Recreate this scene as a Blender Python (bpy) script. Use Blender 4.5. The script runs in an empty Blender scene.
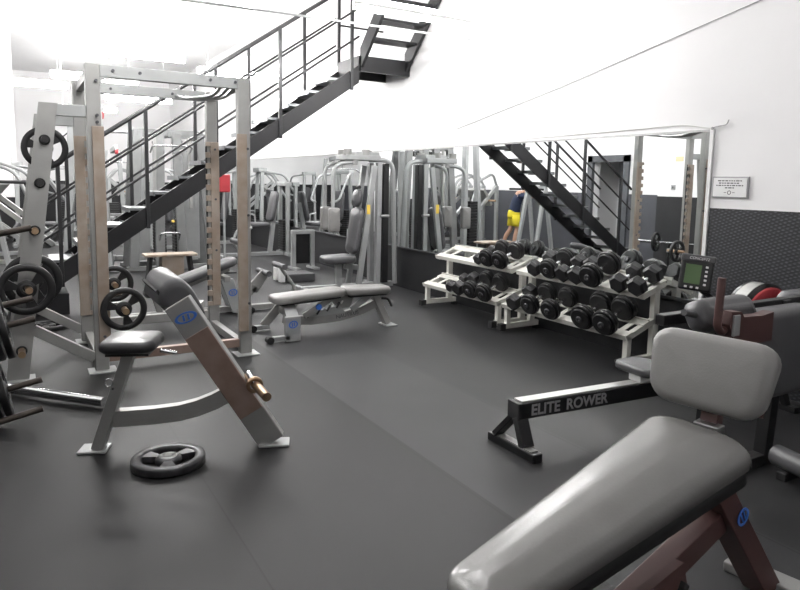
import bpy, bmesh, math, random
from mathutils import Vector, Matrix
random.seed(7)
SC = bpy.context.scene
COL = SC.collection
V = Vector
PI = math.pi
W = 4.75                       # the mirror wall

# ------------------------------------------------------------------ materials
def mat(name, col, rough=.5, metal=0., spec=.5, var=0., vscale=8., bump=0., bscale=60., col2=None, coat=0.):
    m = bpy.data.materials.new(name); m.use_nodes = True
    nt = m.node_tree; b = nt.nodes['Principled BSDF']
    b.inputs['Base Color'].default_value = (*col, 1); b.inputs['Roughness'].default_value = rough
    b.inputs['Metallic'].default_value = metal; b.inputs['Specular IOR Level'].default_value = spec
    b.inputs['Coat Weight'].default_value = coat
    tc = nt.nodes.new('ShaderNodeTexCoord')
    if var or col2:
        n = nt.nodes.new('ShaderNodeTexNoise'); n.inputs['Scale'].default_value = vscale; n.inputs['Detail'].default_value = 5
        nt.links.new(tc.outputs['Object'], n.inputs['Vector'])
        r = nt.nodes.new('ShaderNodeValToRGB')
        c2 = col2 if col2 else tuple(c * (1 - var) for c in col)
        r.color_ramp.elements[0].position = .35; r.color_ramp.elements[1].position = .68
        r.color_ramp.elements[0].color = (*c2, 1); r.color_ramp.elements[1].color = (*col, 1)
        nt.links.new(n.outputs['Fac'], r.inputs['Fac']); nt.links.new(r.outputs['Color'], b.inputs['Base Color'])
    if bump:
        n2 = nt.nodes.new('ShaderNodeTexNoise'); n2.inputs['Scale'].default_value = bscale; n2.inputs['Detail'].default_value = 3
        nt.links.new(tc.outputs['Object'], n2.inputs['Vector'])
        bp = nt.nodes.new('ShaderNodeBump'); bp.inputs['Strength'].default_value = bump; bp.inputs['Distance'].default_value = .01
        nt.links.new(n2.outputs['Fac'], bp.inputs['Height']); nt.links.new(bp.outputs['Normal'], b.inputs['Normal'])
    return m

M = {}
M['silver'] = mat('silver_powder_coat', (.33, .33, .32), .42, .35, var=.12, vscale=6)
M['silver_light'] = mat('light_silver_powder_coat', (.38, .39, .39), .4, .3, var=.1, vscale=6)
M['tower'] = mat('grey_tower_paint', (.2, .205, .205), .42, .3, var=.15, vscale=5)
M['worn'] = mat('worn_brown_cover', (.35, .30, .255), .5, .15, col2=(.28, .22, .175), vscale=7)
M['worn_red'] = mat('worn_copper_guard', (.34, .25, .215), .4, .3, col2=(.24, .165, .135), vscale=6)
M['stair'] = mat('black_painted_steel', (.016, .016, .018), .45, .2, var=.3, vscale=4)
M['stair_tread'] = mat('galvanised_tread', (.3, .31, .32), .35, .7, var=.3, vscale=14)
M['rail'] = mat('dark_rail_paint', (.03, .03, .032), .35, .3)
M['white_wall'] = mat('white_wall_paint', (.86, .855, .86), .7, var=.03, vscale=1.5)
M['white_ceiling'] = mat('white_ceiling_paint', (.88, .88, .88), .8, var=.02)
M['grey_wall'] = mat('grey_wall_paint', (.07, .073, .085), .65, var=.06)
M['dark_wall'] = mat('black_wall_rubber', (.011, .0115, .0135), .6, var=.15)
M['black_pad'] = mat('black_vinyl', (.03, .03, .032), .33, bump=.08, bscale=180)
M['grey_pad'] = mat('grey_vinyl', (.25, .245, .24), .32, var=.12, vscale=5, bump=.08, bscale=160)
M['shaded_pad'] = mat('shaded_grey_vinyl', (.15, .147, .143), .27, spec=.6, var=.15, vscale=4, bump=.06, bscale=120)  # same vinyl as the grey pads, darkened to carry the dimmer light
M['charcoal_pad'] = mat('charcoal_vinyl', (.085, .085, .09), .36, var=.15, vscale=5, bump=.08, bscale=160)
M['iron'] = mat('black_cast_iron', (.016, .016, .017), .42, .1, bump=.12, bscale=90)
M['iron_rim'] = mat('grey_rubbed_iron', (.085, .085, .09), .36, .5, var=.4, vscale=18)
M['rubber'] = mat('black_rubber', (.014, .014, .015), .6)
M['chrome'] = mat('chrome', (.75, .75, .76), .16, 1., var=.05)
M['steel'] = mat('brushed_steel', (.45, .45, .45), .3, .9, var=.15, vscale=30)
M['brass'] = mat('worn_brass_sleeve', (.46, .33, .21), .32, .85, col2=(.36, .24, .16), vscale=22)
M['bronze_dark'] = mat('dark_worn_peg', (.10, .085, .075), .4, .7, col2=(.07, .06, .055), vscale=12)
M['rack_white'] = mat('cream_powder_coat', (.74, .73, .68), .4, .0, var=.07, vscale=9)
M['dumbbell'] = mat('black_dumbbell_rubber', (.009, .009, .01), .36, bump=.06)
M['hex'] = mat('dark_hex_rubber', (.014, .014, .016), .42, bump=.06)
M['blue'] = mat('blue_print', (.05, .16, .55), .4)
M['redbrown'] = mat('red_brown_enamel', (.10, .05, .047), .42, .15, var=.2, vscale=6)
M['yellow'] = mat('yellow_cloth', (.75, .62, .03), .8, var=.1)
M['navy'] = mat('navy_cloth', (.02, .03, .07), .85, var=.2)
M['skin'] = mat('skin', (.55, .33, .23), .55, var=.06)
M['hair'] = mat('dark_hair', (.03, .02, .015), .6)
M['shoe'] = mat('blue_shoe', (.05, .06, .35), .5)
M['red'] = mat('red_vinyl', (.45, .04, .05), .45, var=.1)
M['lcd'] = mat('green_lcd', (.10, .17, .07), .3, var=.06)
M['white_plastic'] = mat('white_plastic', (.8, .8, .8), .4, var=.03)
M['grey_letter'] = mat('grey_lettering', (.36, .36, .37), .4)
M['dark_print'] = mat('dark_print', (.07, .07, .08), .5)
M['board'] = mat('worn_wooden_board', (.33, .24, .17), .55, col2=(.42, .36, .3), vscale=9)
M['yellow_sticker'] = mat('yellow_sticker', (.8, .55, .08), .5)
M['pale_notice'] = mat('pale_yellow_notice', (.72, .64, .40), .6)
M['blue_box'] = mat('pale_blue_box', (.16, .35, .62), .5, var=.1)
M['rail_alu'] = mat('aluminium_rail', (.68, .68, .66), .3, .6, var=.1, vscale=12)
M['black_gloss'] = mat('black_gloss_paint', (.014, .014, .015), .3)
M['door'] = mat('dark_grey_door_paint', (.075, .08, .09), .5, var=.08)
M['pale'] = mat('pale_shelf', (.7, .7, .68), .6, var=.05)

def mirror_mat():
    m = bpy.data.materials.new('mirror_glass'); m.use_nodes = True; nt = m.node_tree
    b = nt.nodes['Principled BSDF']
    b.inputs['Base Color'].default_value = (.86, .88, .88, 1); b.inputs['Metallic'].default_value = 1; b.inputs['Roughness'].default_value = 0.0
    return m
M['mirror'] = mirror_mat()

def emis(name, col, s):
    m = bpy.data.materials.new(name); m.use_nodes = True; nt = m.node_tree
    nt.nodes.remove(nt.nodes['Principled BSDF'])
    e = nt.nodes.new('ShaderNodeEmission'); e.inputs['Color'].default_value = (*col, 1); e.inputs['Strength'].default_value = s
    nt.links.new(e.outputs[0], nt.nodes['Material Output'].inputs[0]); return m
M['tube'] = emis('lit_fluorescent_tube', (1, .985, .97), 110)

def floor_mat():
    m = bpy.data.materials.new('rubber_gym_floor'); m.use_nodes = True; nt = m.node_tree; N = nt.nodes; L = nt.links
    b = N['Principled BSDF']; b.inputs['Specular IOR Level'].default_value = .27
    g = N.new('ShaderNodeNewGeometry'); s = N.new('ShaderNodeSeparateXYZ'); L.new(g.outputs['Position'], s.inputs[0])
    # slightly different rolls of rubber, laid along y, with thin seams between them
    cr = N.new('ShaderNodeValToRGB'); cr.color_ramp.interpolation = 'CONSTANT'
    mp = N.new('ShaderNodeMapRange'); mp.inputs['From Min'].default_value = -2; mp.inputs['From Max'].default_value = 5
    L.new(s.outputs['X'], mp.inputs['Value']); L.new(mp.outputs['Result'], cr.inputs['Fac'])
    edges = [(-2, .011), (-.45, .0105), (.76, .0115), (1.86, .031), (2.74, .021), (3.9, .023)]
    el = cr.color_ramp.elements
    for i, (x, v) in enumerate(edges):
        p = (x + 2) / 7
        e = el[i] if i < 2 else el.new(p)
        e.position = p; e.color = (v, v * 1.01, v * 1.06, 1)
    n = N.new('ShaderNodeTexNoise'); n.inputs['Scale'].default_value = 3; n.inputs['Detail'].default_value = 6
    L.new(g.outputs['Position'], n.inputs['Vector'])
    mr = N.new('ShaderNodeMapRange'); mr.inputs['To Min'].default_value = .82; mr.inputs['To Max'].default_value = 1.18
    L.new(n.outputs['Fac'], mr.inputs['Value'])
    mix = N.new('ShaderNodeMix'); mix.data_type = 'RGBA'; mix.blend_type = 'MULTIPLY'; mix.inputs['Factor'].default_value = 1
    L.new(cr.outputs['Color'], mix.inputs[6]); L.new(mr.outputs['Result'], mix.inputs[7])
    # seams
    last = None
    for x in (-.45, .76, 1.86, 2.74, 3.9):
        a = N.new('ShaderNodeMath'); a.operation = 'SUBTRACT'; a.inputs[1].default_value = x; L.new(s.outputs['X'], a.inputs[0])
        c = N.new('ShaderNodeMath'); c.operation = 'ABSOLUTE'; L.new(a.outputs[0], c.inputs[0])
        if last is None: last = c
        else:
            d = N.new('ShaderNodeMath'); d.operation = 'MINIMUM'; L.new(last.outputs[0], d.inputs[0]); L.new(c.outputs[0], d.inputs[1]); last = d
    lt = N.new('ShaderNodeMath'); lt.operation = 'GREATER_THAN'; lt.inputs[1].default_value = .004; L.new(last.outputs[0], lt.inputs[0])
    mr2 = N.new('ShaderNodeMapRange'); mr2.inputs['To Min'].default_value = .45; L.new(lt.outputs[0], mr2.inputs['Value'])
    mix2 = N.new('ShaderNodeMix'); mix2.data_type = 'RGBA'; mix2.blend_type = 'MULTIPLY'; mix2.inputs['Factor'].default_value = 1
    L.new(mix.outputs[2], mix2.inputs[6]); L.new(mr2.outputs['Result'], mix2.inputs[7])
    L.new(mix2.outputs[2], b.inputs['Base Color'])
    b.inputs['Roughness'].default_value = .5
    n2 = N.new('ShaderNodeTexNoise'); n2.inputs['Scale'].default_value = 220; L.new(g.outputs['Position'], n2.inputs['Vector'])
    bp = N.new('ShaderNodeBump'); bp.inputs['Strength'].default_value = .15; bp.inputs['Distance'].default_value = .004
    L.new(n2.outputs['Fac'], bp.inputs['Height']); L.new(bp.outputs['Normal'], b.inputs['Normal'])
    return m
M['floor'] = floor_mat()

def wainscot_mat():
    m = bpy.data.materials.new('black_tread_rubber'); m.use_nodes = True; nt = m.node_tree; N = nt.nodes; L = nt.links
    b = N['Principled BSDF']; b.inputs['Roughness'].default_value = .45
    tc = N.new('ShaderNodeTexCoord')
    mp = N.new('ShaderNodeMapping'); mp.inputs['Rotation'].default_value = (math.radians(40), 0, 0); mp.inputs['Scale'].default_value = (1, 1, 2.2)
    L.new(tc.outputs['Object'], mp.inputs['Vector'])
    ck = N.new('ShaderNodeTexVoronoi'); ck.inputs['Scale'].default_value = 24; ck.inputs['Randomness'].default_value = .05
    L.new(mp.outputs['Vector'], ck.inputs['Vector'])
    r = N.new('ShaderNodeValToRGB'); r.color_ramp.elements[0].position = .2; r.color_ramp.elements[1].position = .46
    r.color_ramp.elements[0].color = (.12, .125, .14, 1); r.color_ramp.elements[1].color = (.016, .017, .02, 1)
    L.new(ck.outputs['Distance'], r.inputs['Fac']); L.new(r.outputs['Color'], b.inputs['Base Color'])
    bp = N.new('ShaderNodeBump'); bp.inputs['Strength'].default_value = .6; bp.inputs['Distance'].default_value = .006; bp.invert = True
    L.new(ck.outputs['Distance'], bp.inputs['Height']); L.new(bp.outputs['Normal'], b.inputs['Normal'])
    return m
M['tread_rubber'] = wainscot_mat()

# ------------------------------------------------------------------ mesh builder
def frame(axis, up=(0, 0, 1)):
    z = V(axis).normalized(); u = V(up)
    if abs(z.dot(u.normalized())) > .98: u = V((0, 1, 0)) if abs(z.y) < .9 else V((1, 0, 0))
    x = u.cross(z).normalized(); y = z.cross(x)
    return x, y, z

class B:
    def __init__(s): s.v = []; s.f = []; s.sm = []
    def add(s, vs, fs, smooth=False):
        o = len(s.v); s.v += [tuple(v) for v in vs]; s.f += [tuple(i + o for i in f) for f in fs]; s.sm += [smooth] * len(fs); return s
    def box(s, c, size, axes=None, bev=0.0):
        ax = axes or (V((1, 0, 0)), V((0, 1, 0)), V((0, 0, 1)))
        c = V(c); h = [d / 2 for d in size]
        bm = bmesh.new(); bmesh.ops.create_cube(bm, size=1)
        for v in bm.verts: v.co = V((v.co.x * size[0], v.co.y * size[1], v.co.z * size[2]))
        if bev > 0: bmesh.ops.bevel(bm, geom=list(bm.edges), offset=min(bev, min(h) * .9), segments=2, affect='EDGES', profile=.5)
        bm.verts.index_update()
        s.add([c + ax[0] * v.co.x + ax[1] * v.co.y + ax[2] * v.co.z for v in bm.verts], [[v.index for v in f.verts] for f in bm.faces])
        bm.free(); return s
    def beam(s, p0, p1, w, h, up=(0, 0, 1), bev=.004, ext=0):
        """rectangular tube p0-p1, w across, h along 'up'"""
        p0, p1 = V(p0), V(p1); x, y, z = frame(p1 - p0, up)
        return s.box((p0 + p1) / 2, (w, h, (p1 - p0).length + 2 * ext), (x, y, z), bev)
    def tube(s, pts, r, fil=0., seg=12, closed=False, cap=True):
        pts = [V(p) for p in pts]
        P = [pts[0]]
        for i in range(1, len(pts) - 1):
            a, b, c = pts[i - 1], pts[i], pts[i + 1]
            f = min(fil, (a - b).length * .48, (c - b).length * .48)
            if f < 1e-4: P.append(b); continue
            q0 = b + (a - b).normalized() * f; q1 = b + (c - b).normalized() * f
            for k in range(7):
                t = k / 6; P.append(q0 * (1 - t) ** 2 + b * 2 * t * (1 - t) + q1 * t * t)
        P.append(pts[-1])
        vs = []; fs = []
        t0 = (P[1] - P[0]).normalized(); x, y, _ = frame(t0)
        for i, p in enumerate(P):
            t = (P[min(i + 1, len(P) - 1)] - P[max(i - 1, 0)]).normalized()
            x = (x - t * x.dot(t)).normalized(); y = t.cross(x)
            for k in range(seg):
                a = 2 * PI * k / seg; vs.append(p + (x * math.cos(a) + y * math.sin(a)) * r)
        for i in range(len(P) - 1):
            for k in range(seg):
                k2 = (k + 1) % seg; fs.append((i * seg + k, i * seg + k2, (i + 1) * seg + k2, (i + 1) * seg + k))
        s.add(vs, fs, True)
        if cap:
            n = (len(P) - 1) * seg
            s.add([vs[k] for k in range(seg)], [tuple(range(seg))[::-1]]); s.add([vs[n + k] for k in range(seg)], [tuple(range(seg))])
        return s
    def cyl(s, p0, p1, r, seg=20): return s.tube([p0, p1], r, seg=seg)
    def lathe(s, prof, o, axis, seg=28, smooth=True):
        """closed profile [(radius, height)...] about an axis"""
        x, y, z = frame(axis); o = V(o); n = len(prof); vs = []; fs = []
        for k in range(seg):
            a = 2 * PI * k / seg; d = x * math.cos(a) + y * math.sin(a)
            for r, h in prof: vs.append(o + d * max(r, 1e-4) + z * h)
        for k in range(seg):
            k2 = (k + 1) % seg
            for i in range(n):
                j = (i + 1) % n
                fs.append((k * n + i, k2 * n + i, k2 * n + j, k * n + j))
        return s.add(vs, fs, smooth)
    def sector(s, o, axis, r0, r1, a0, a1, h0, h1, seg=6):
        x, y, z = frame(axis); o = V(o); vs = []; fs = []
        for k in range(seg + 1):
            a = a0 + (a1 - a0) * k / seg; d = x * math.cos(a) + y * math.sin(a)
            vs += [o + d * r0 + z * h0, o + d * r1 + z * h0, o + d * r1 + z * h1, o + d * r0 + z * h1]
        for k in range(seg):
            for i in range(4):
                j = (i + 1) % 4; fs.append((k * 4 + i, k * 4 + j, k * 4 + 4 + j, k * 4 + 4 + i))
        fs += [(3, 2, 1, 0), tuple(seg * 4 + i for i in range(4))]
        return s.add(vs, fs)
    def prism(s, poly, vec):
        n = len(poly); vec = V(vec); vs = [V(p) for p in poly] + [V(p) + vec for p in poly]
        fs = [tuple(range(n))[::-1], tuple(range(n, 2 * n))] + [(i, (i + 1) % n, n + (i + 1) % n, n + i) for i in range(n)]
        return s.add(vs, fs)
    def pad(s, c, L, Wd, T, axes, R=.05, e=.025, crown=.012, taper=1., bulge=0.):
        """upholstered cushion: rounded outline, rolled edges, crowned top; axes = (length, width, up)"""
        ax, ay, az = [V(a).normalized() for a in axes]; c = V(c)
        def outline(inset):
            l, w, r = L / 2 - inset, Wd / 2 - inset, max(R - inset, .006); P = []
            r = min(r, l * .98, w * .98)
            for cx, cy, a0 in ((l - r, w - r, 0), (-l + r, w - r, PI / 2), (-l + r, -w + r, PI), (l - r, -w + r, 1.5 * PI)):
                for k in range(7):
                    a = a0 + PI / 2 * k / 6; P.append((cx + r * math.cos(a), cy + r * math.sin(a)))
            return P
        rings = [(e * .6, -T / 2), (.0, -T / 2 + e * .5)]
        for k in range(6):
            a = PI / 2 * k / 5; rings.append((e * (1 - math.cos(a)), T / 2 - e + e * math.sin(a)))
        mx = min(L, Wd) / 2
        for k in range(1, 5):
            t = k / 5; rings.append((e + (mx - e) * t * .96, T / 2 + crown * math.sin(t * PI / 2)))
        vs = []; fs = []; n = 28
        for ins, h in rings:
            for px, py in outline(ins):
                tp = 1 + (taper - 1) * (px / L + .5)
                vs.append(c + ax * px + ay * (py * tp) + az * h)
        m = len(rings)
        for i in range(m - 1):
            for k in range(n): fs.append((i * n + k, i * n + (k + 1) % n, (i + 1) * n + (k + 1) % n, (i + 1) * n + k))
        fs += [tuple(range(n))[::-1], tuple((m - 1) * n + k for k in range(n))]
        return s.add(vs, fs, True)
    def ball(s, c, r, seg=14):
        prof = []
        c = V(c)
        for k in range(8):
            a = -PI / 2 + PI * k / 7; prof.append((r * math.cos(a), r * math.sin(a)))
        return s.lathe(prof, c, (0, 0, 1), seg)
    def make(s, name, m, parent=None, origin=None):
        o3 = V(origin) if origin is not None else (root_loc(parent) if parent else V((0, 0, 0)))
        me = bpy.data.meshes.new(name)
        me.from_pydata([tuple(V(v) - o3) for v in s.v], [], s.f); me.validate()
        bm = bmesh.new(); bm.from_mesh(me); bmesh.ops.recalc_face_normals(bm, faces=bm.faces); bm.to_mesh(me); bm.free()
        if len(me.polygons) == len(s.sm):
            for p, q in zip(me.polygons, s.sm): p.use_smooth = q
        me.materials.append(M[m]); o = bpy.data.objects.new(name, me); COL.objects.link(o)
        if parent: o.parent = parent
        elif origin is not None: o.location = o3
        return o

def root_loc(o):
    while o.parent: o = o.parent
    return V(o.location)
def tag(o, label, cat, group=None):
    o['label'] = label; o['category'] = cat
    if group: o['group'] = group
    return o
def thing(name, label, cat, loc=(0, 0, 0), group=None):
    o = bpy.data.objects.new(name, None); o.empty_display_size = .1; COL.objects.link(o); o.location = loc
    return tag(o, label, cat, group)
def struct(o): o['kind'] = 'structure'; return o
def copy_tree(o, parent=None):
    c = o.copy(); COL.objects.link(c)
    if parent: c.parent = parent
    for ch in list(o.children): copy_tree(ch, c)
    return c
def text(s, name, m, parent, o, right, up, size, thick=.002, align='LEFT', shear=0., bold=0.):
    cu = bpy.data.curves.new(name, 'FONT'); cu.body = s; cu.size = size; cu.extrude = thick; cu.align_x = align; cu.align_y = 'CENTER'; cu.shear = shear; cu.offset = bold
    t = bpy.data.objects.new(name, cu); COL.objects.link(t)
    dg = bpy.context.evaluated_depsgraph_get(); dg.update(); me = bpy.data.meshes.new_from_object(t.evaluated_get(dg))
    COL.objects.unlink(t); bpy.data.objects.remove(t)
    r, u = V(right).normalized(), V(up).normalized(); n = r.cross(u)
    base = root_loc(parent) if parent else V((0, 0, 0))
    for v in me.vertices: v.co = V(o) + r * v.co.x + u * v.co.y + n * v.co.z - base
    me.materials.clear(); me.materials.append(M[m]); ob = bpy.data.objects.new(name, me); COL.objects.link(ob); ob.parent = parent
    return ob
X, Y, Z = V((1, 0, 0)), V((0, 1, 0)), V((0, 0, 1))

def logo(parent, c, right, up, a, b, thick=.003):
    """blue oval ring with a double stroke inside"""
    r, u = V(right).normalized(), V(up).normalized(); n = r.cross(u); c = V(c); g = B(); K = 24
    vs = []; fs = []
    for k in range(K):
        t = 2 * PI * k / K
        for s_, h in ((1, 0), (1, thick), (.74, thick), (.74, 0)): vs.append(c + r * a * s_ * math.cos(t) + u * b * s_ * math.sin(t) + n * h)
    for k in range(K):
        k2 = (k + 1) % K
        for i in range(4): fs.append((k * 4 + i, k * 4 + (i + 1) % 4, k2 * 4 + (i + 1) % 4, k2 * 4 + i))
    g.add(vs, fs)
    for dx in (-.22, .22):
        q = [(dx - .1, -.55), (dx + .08, -.55), (dx + .14, .55), (dx - .04, .55)]
        g.prism([c + r * a * x_ + u * b * y_ for x_, y_ in q], n * thick)
    return g.make('logo', 'blue', parent)

# ------------------------------------------------------------------ the room
XL, Y0, Y1, ZC = -1.5, -2.2, 24., 4.7
struct(B().box(((XL + W) / 2 - .2, (Y0 + Y1) / 2, -.05), (W - XL + 1.2, Y1 - Y0 + .4, .1)).make('floor', 'floor'))
struct(B().box(((XL + W) / 2 - .2, (Y0 + Y1) / 2, ZC + .05), (W - XL + 1.2, Y1 - Y0 + .4, .1)).make('ceiling', 'white_ceiling'))
struct(B().box((W + .1, (Y0 + Y1) / 2, ZC / 2), (.2, Y1 - Y0 + .4, ZC)).make('wall_right', 'white_wall'))
struct(B().box(((XL + W) / 2, Y1 + .1, ZC / 2), (W - XL, .2, ZC)).make('wall_back', 'white_wall'))
struct(B().box(((XL + W) / 2, Y0 - .1, ZC / 2), (W - XL, .2, ZC)).make('wall_front', 'white_wall'))
DY0, DY1, DZ = 9.55, 10.42, 2.02            # doorway in the left wall
wl = B()
wl.box((XL - .1, (Y0 + DY0) / 2, ZC / 2), (.2, DY0 - Y0, ZC)); wl.box((XL - .1, (Y1 + DY1) / 2, ZC / 2), (.2, Y1 - DY1, ZC))
wl.box((XL - .1, (DY0 + DY1) / 2, (ZC + DZ) / 2), (.2, DY1 - DY0, ZC - DZ)); struct(wl.make('wall_left', 'white_wall'))
struct(B().box((XL + .1, (Y0 + 8.55) / 2, ZC / 2), (.2, 8.55 - Y0, ZC)).make('wall_left_boxing', 'white_wall'))
# wainscots
ZW = 1.343
struct(B().box((W - .006, (Y0 + 3.26) / 2, ZW / 2), (.012, 3.26 - Y0, ZW)).make('trim_1', 'tread_rubber'))
struct(B().box((W - .006, (3.26 + Y1) / 2, .28), (.012, Y1 - 3.26, .56)).make('trim_2', 'dark_wall'))
struct(B().box((W - .02, (3.3 + 19) / 2, .572), (.04, 15.7, .024), bev=.004).make('trim_3', 'dark_wall'))
struct(B().box((XL + .207, (Y0 + 8.55) / 2, ZW / 2 - .01), (.014, 8.55 - Y0, ZW - .02)).make('trim_4', 'dark_wall'))
g = B(); g.box((XL + .007, (8.56 + DY0 - .13) / 2, ZW / 2), (.014, DY0 - .13 - 8.56, ZW)); g.box((XL + .007, (Y1 + DY1 + .13) / 2, ZW / 2), (.014, Y1 - DY1 - .13, ZW))
struct(g.make('trim_5', 'grey_wall'))
struct(B().box(((XL + W) / 2, Y1 - .007, ZW / 2), (W - XL - .05, .014, ZW)).make('trim_6', 'dark_wall'))
# far return of the left wall seen at the frame's left edge
struct(B().box((-.7, 17.5, ZC / 2), (1.6, .3, ZC)).make('wall_return', 'white_wall'))
struct(B().box((-.7, 17.34, .5), (1.6, .02, 1.0)).make('trim_7', 'dark_wall'))
# door frame and the store room behind it
g = B(); fx = XL + .02
g.box((fx, DY0 - .06, DZ / 2 + .06), (.08, .14, DZ + .12)); g.box((fx, DY1 + .06, DZ / 2 + .06), (.08, .14, DZ + .12)); g.box((fx, (DY0 + DY1) / 2, DZ + .06), (.08, DY1 - DY0 + .26, .14))
struct(g.make('door_1', 'door'))
g = B(); g.box((XL - 1.5, 9.985, 1.3), (.1, 2.2, 2.6)); g.box((XL - .85, 8.9, 1.3), (1.3, .1, 2.6)); g.box((XL - .85, 11.05, 1.3), (1.3, .1, 2.6)); g.box((XL - .85, 9.985, 2.65), (1.4, 2.2, .1)); g.box((XL - .85, 9.985, -.05), (1.4, 2.2, .1))
struct(g.make('wall_store_room', 'white_wall'))
t = thing('shelf_unit', 'pale open shelf unit inside the store room doorway', 'shelf', (XL - 1.2, 10.0, 0))
g = B()
for yy in (9.6, 10.45): g.box((XL - 1.2, yy, .95), (.36, .03, 1.9), bev=.003)
g.make('side_panel', 'pale', t)
for zz in (.06, .5, .95, 1.4, 1.88): B().box((XL - 1.2, 10.025, zz), (.36, .84, .025)).make('shelf_board', 'pale', t)
for (yy, zz, lab) in ((9.82, .52, 'pale blue box on the lower shelf of the store room, left in the mirror'), (10.2, .52, 'pale blue box on the lower shelf of the store room, right in the mirror'), (10.0, .965, 'pale blue box alone on the middle shelf of the store room')):
    bx = thing('storage_box', lab, 'box', (XL - 1.2, yy, zz), 'boxes in the store room')
    B().box((XL - 1.18, yy, zz + .1), (.26, .3, .2), bev=.006).make('body', 'blue_box', bx); B().box((XL - 1.18, yy, zz + .215), (.28, .32, .03), bev=.006).make('lid', 'white_plastic', bx)
sb = thing('light_switch', 'small grey light switch on the white wall beside the doorway', 'switch', (XL + .2, 8.35, 1.3))
B().box((XL + .208, 8.2, 1.5), (.016, .09, .09), bev=.003).make('plate', 'silver_light', sb); B().box((XL + .22, 8.2, 1.5), (.012, .02, .04)).make('rocker', 'dark_print', sb)
tag(B().box((XL + .206, 8.1, 2.03), (.012, .16, .09), bev=.002).make('wall_notice', 'pale_notice', origin=(XL + .206, 8.05, 2.0)), 'small plain yellow notice high on the white wall seen in the mirror', 'notice')

# mirror
mt = thing('wall_mirror', 'long frameless gym mirror above the black skirting of the right wall', 'mirror', (W, 3.3, .586))
B().box((W - .008, (3.30 + 19) / 2, (.586 + 1.94) / 2), (.014, 15.7, 1.354)).make('glass', 'mirror', mt)
B().box((W - .011, (3.28 + 19) / 2, 1.95), (.02, 15.74, .018)).make('top_strip', 'steel', mt)
B().box((W - .011, 3.283, 1.27), (.022, .03, 1.38)).make('edge_strip', 'white_plastic', mt)
g = B(); g.tube([(W - .01, 3.30, 1.955), (W - .02, 3.26, 1.975), (W - .02, 3.16, 1.985), (W - .035, 3.135, 2.02)], .005, .02, 8); g.ball((W - .02, 3.28, 1.965), .012)
tag(g.make('wall_hook', 'steel', origin=(W, 3.28, 1.96)), 'little bent wire hook at the top right corner of the mirror', 'hook')
tag(B().tube([(W - .006, 6.79, 2.166), (W - .008, 5.0, 2.47), (W - .006, 2.97, 2.868), (W - .006, 1.5, 3.15)], .0035, .3, 8).make('wall_cable', 'grey_letter', origin=(W, 5, 2.4)), 'thin dark cable running up diagonally across the white wall', 'cable')
tag(B().tube([(W - .006, 3.3, 1.965), (W - .006, 3.55, 2.01), (W - .006, 4.2, 2.0), (W - .006, 5.6, 1.985)], .004, .2, 8).make('mirror_cable', 'pale', origin=(W, 4, 2)), 'thin pale cable lying along the top edge of the mirror', 'cable')

# sign on the wall
sg = thing('wall_sign', 'small white framed notice on the wall right of the mirror', 'sign', (W, 3.1, 1.43))
B().box((W - .008, 3.10, 1.508), (.016, .30, .165), bev=.003).make('sign_frame', 'grey_letter', sg)
B().box((W - .017, 3.10, 1.508), (.004, .275, .143)).make('panel', 'white_plastic', sg)
g = B()
for zz, wid in ((1.558, .2), (1.540, .18), (1.522, .225), (1.504, .075)):
    yy = 3.10 + wid / 2
    while yy > 3.10 - wid / 2 + .01:
        ln = random.choice((.012, .02, .028, .024)); ln = min(ln, yy - (3.10 - wid / 2)); g.box((W - .0195, yy - ln / 2, zz), (.001, ln, .008)); yy -= ln + .007
g.lathe([(.011, 0), (.016, 0), (.016, .001), (.011, .001)], (W - .0195, 3.10, 1.468), (-1, 0, 0), 16)
for yy in (3.135, 3.065): g.box((W - .0195, yy, 1.468), (.001, .02, .004))
g.make('print', 'dark_print', sg)

# ------------------------------------------------------------------ lamps
def lamp(cx, cy, label, z=3.27, ln=1.5):
    t = thing('tube_light', label, 'ceiling light', (cx, cy, z), 'fluorescent tube lights')
    B().box((cx, cy, z + .03), (ln, .06, .035), bev=.006).make('batten', 'white_plastic', t)
    B().cyl((cx - ln / 2 + .03, cy, z + .085), (cx + ln / 2 - .03, cy, z + .085), .016, 12).make('tube', 'tube', t)  # extra tube above the batten, added as an uplight to whiten the ceiling
    for sx in (-1, 1): B().box((cx + sx * (ln / 2 - .012), cy, z + .07), (.024, .04, .05)).make('lamp_holder', 'white_plastic', t)  # holders for the added uplight tube
    B().cyl((cx - ln / 2 + .03, cy, z - .02), (cx + ln / 2 - .03, cy, z - .02), .016, 12).make('tube', 'tube', t)
    for sx in (-1, 1):
        B().box((cx + sx * (ln / 2 - .012), cy, z - .012), (.024, .04, .05)).make('lamp_holder', 'white_plastic', t)
        B().cyl((cx + sx * ln * .38, cy, z + .05), (cx + sx * ln * .38, cy, ZC), .005, 6).make('hanger', 'white_plastic', t)
lamp(3.68, 6.0, 'lit tube light in front of the upper stair flight', 3.2)
lamp(1.6, 7.2, 'lit tube light added above the power rack to brighten the middle floor')  # put here to shift light onto the middle of the floor
lamp(1.5, 8.65, 'lit tube light over the lower stair flight')
lamp(3.5, 11.6, 'lit tube light hanging beyond the landing near the mirror wall')
lamp(1.6, 10.6, 'lit tube light beyond the stairs, over the cable tower')
for i, (x, y, d) in enumerate([(1.4, 13.6, 'a'), (2.6, 16.6, 'b'), (1.8, 19.8, 'c'), (.3, 15.2, 'd')]):  # the last of these is added to whiten the far left ceiling
    lamp(x, y, 'lit tube light far down the room, ' + ('just past the cable tower', 'second past the cable tower', 'nearest the end wall', 'added on the left to brighten the ceiling')[i])
lamp(.9, 3.7, 'lit tube light over the front of the gym, nearest the viewer')
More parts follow.
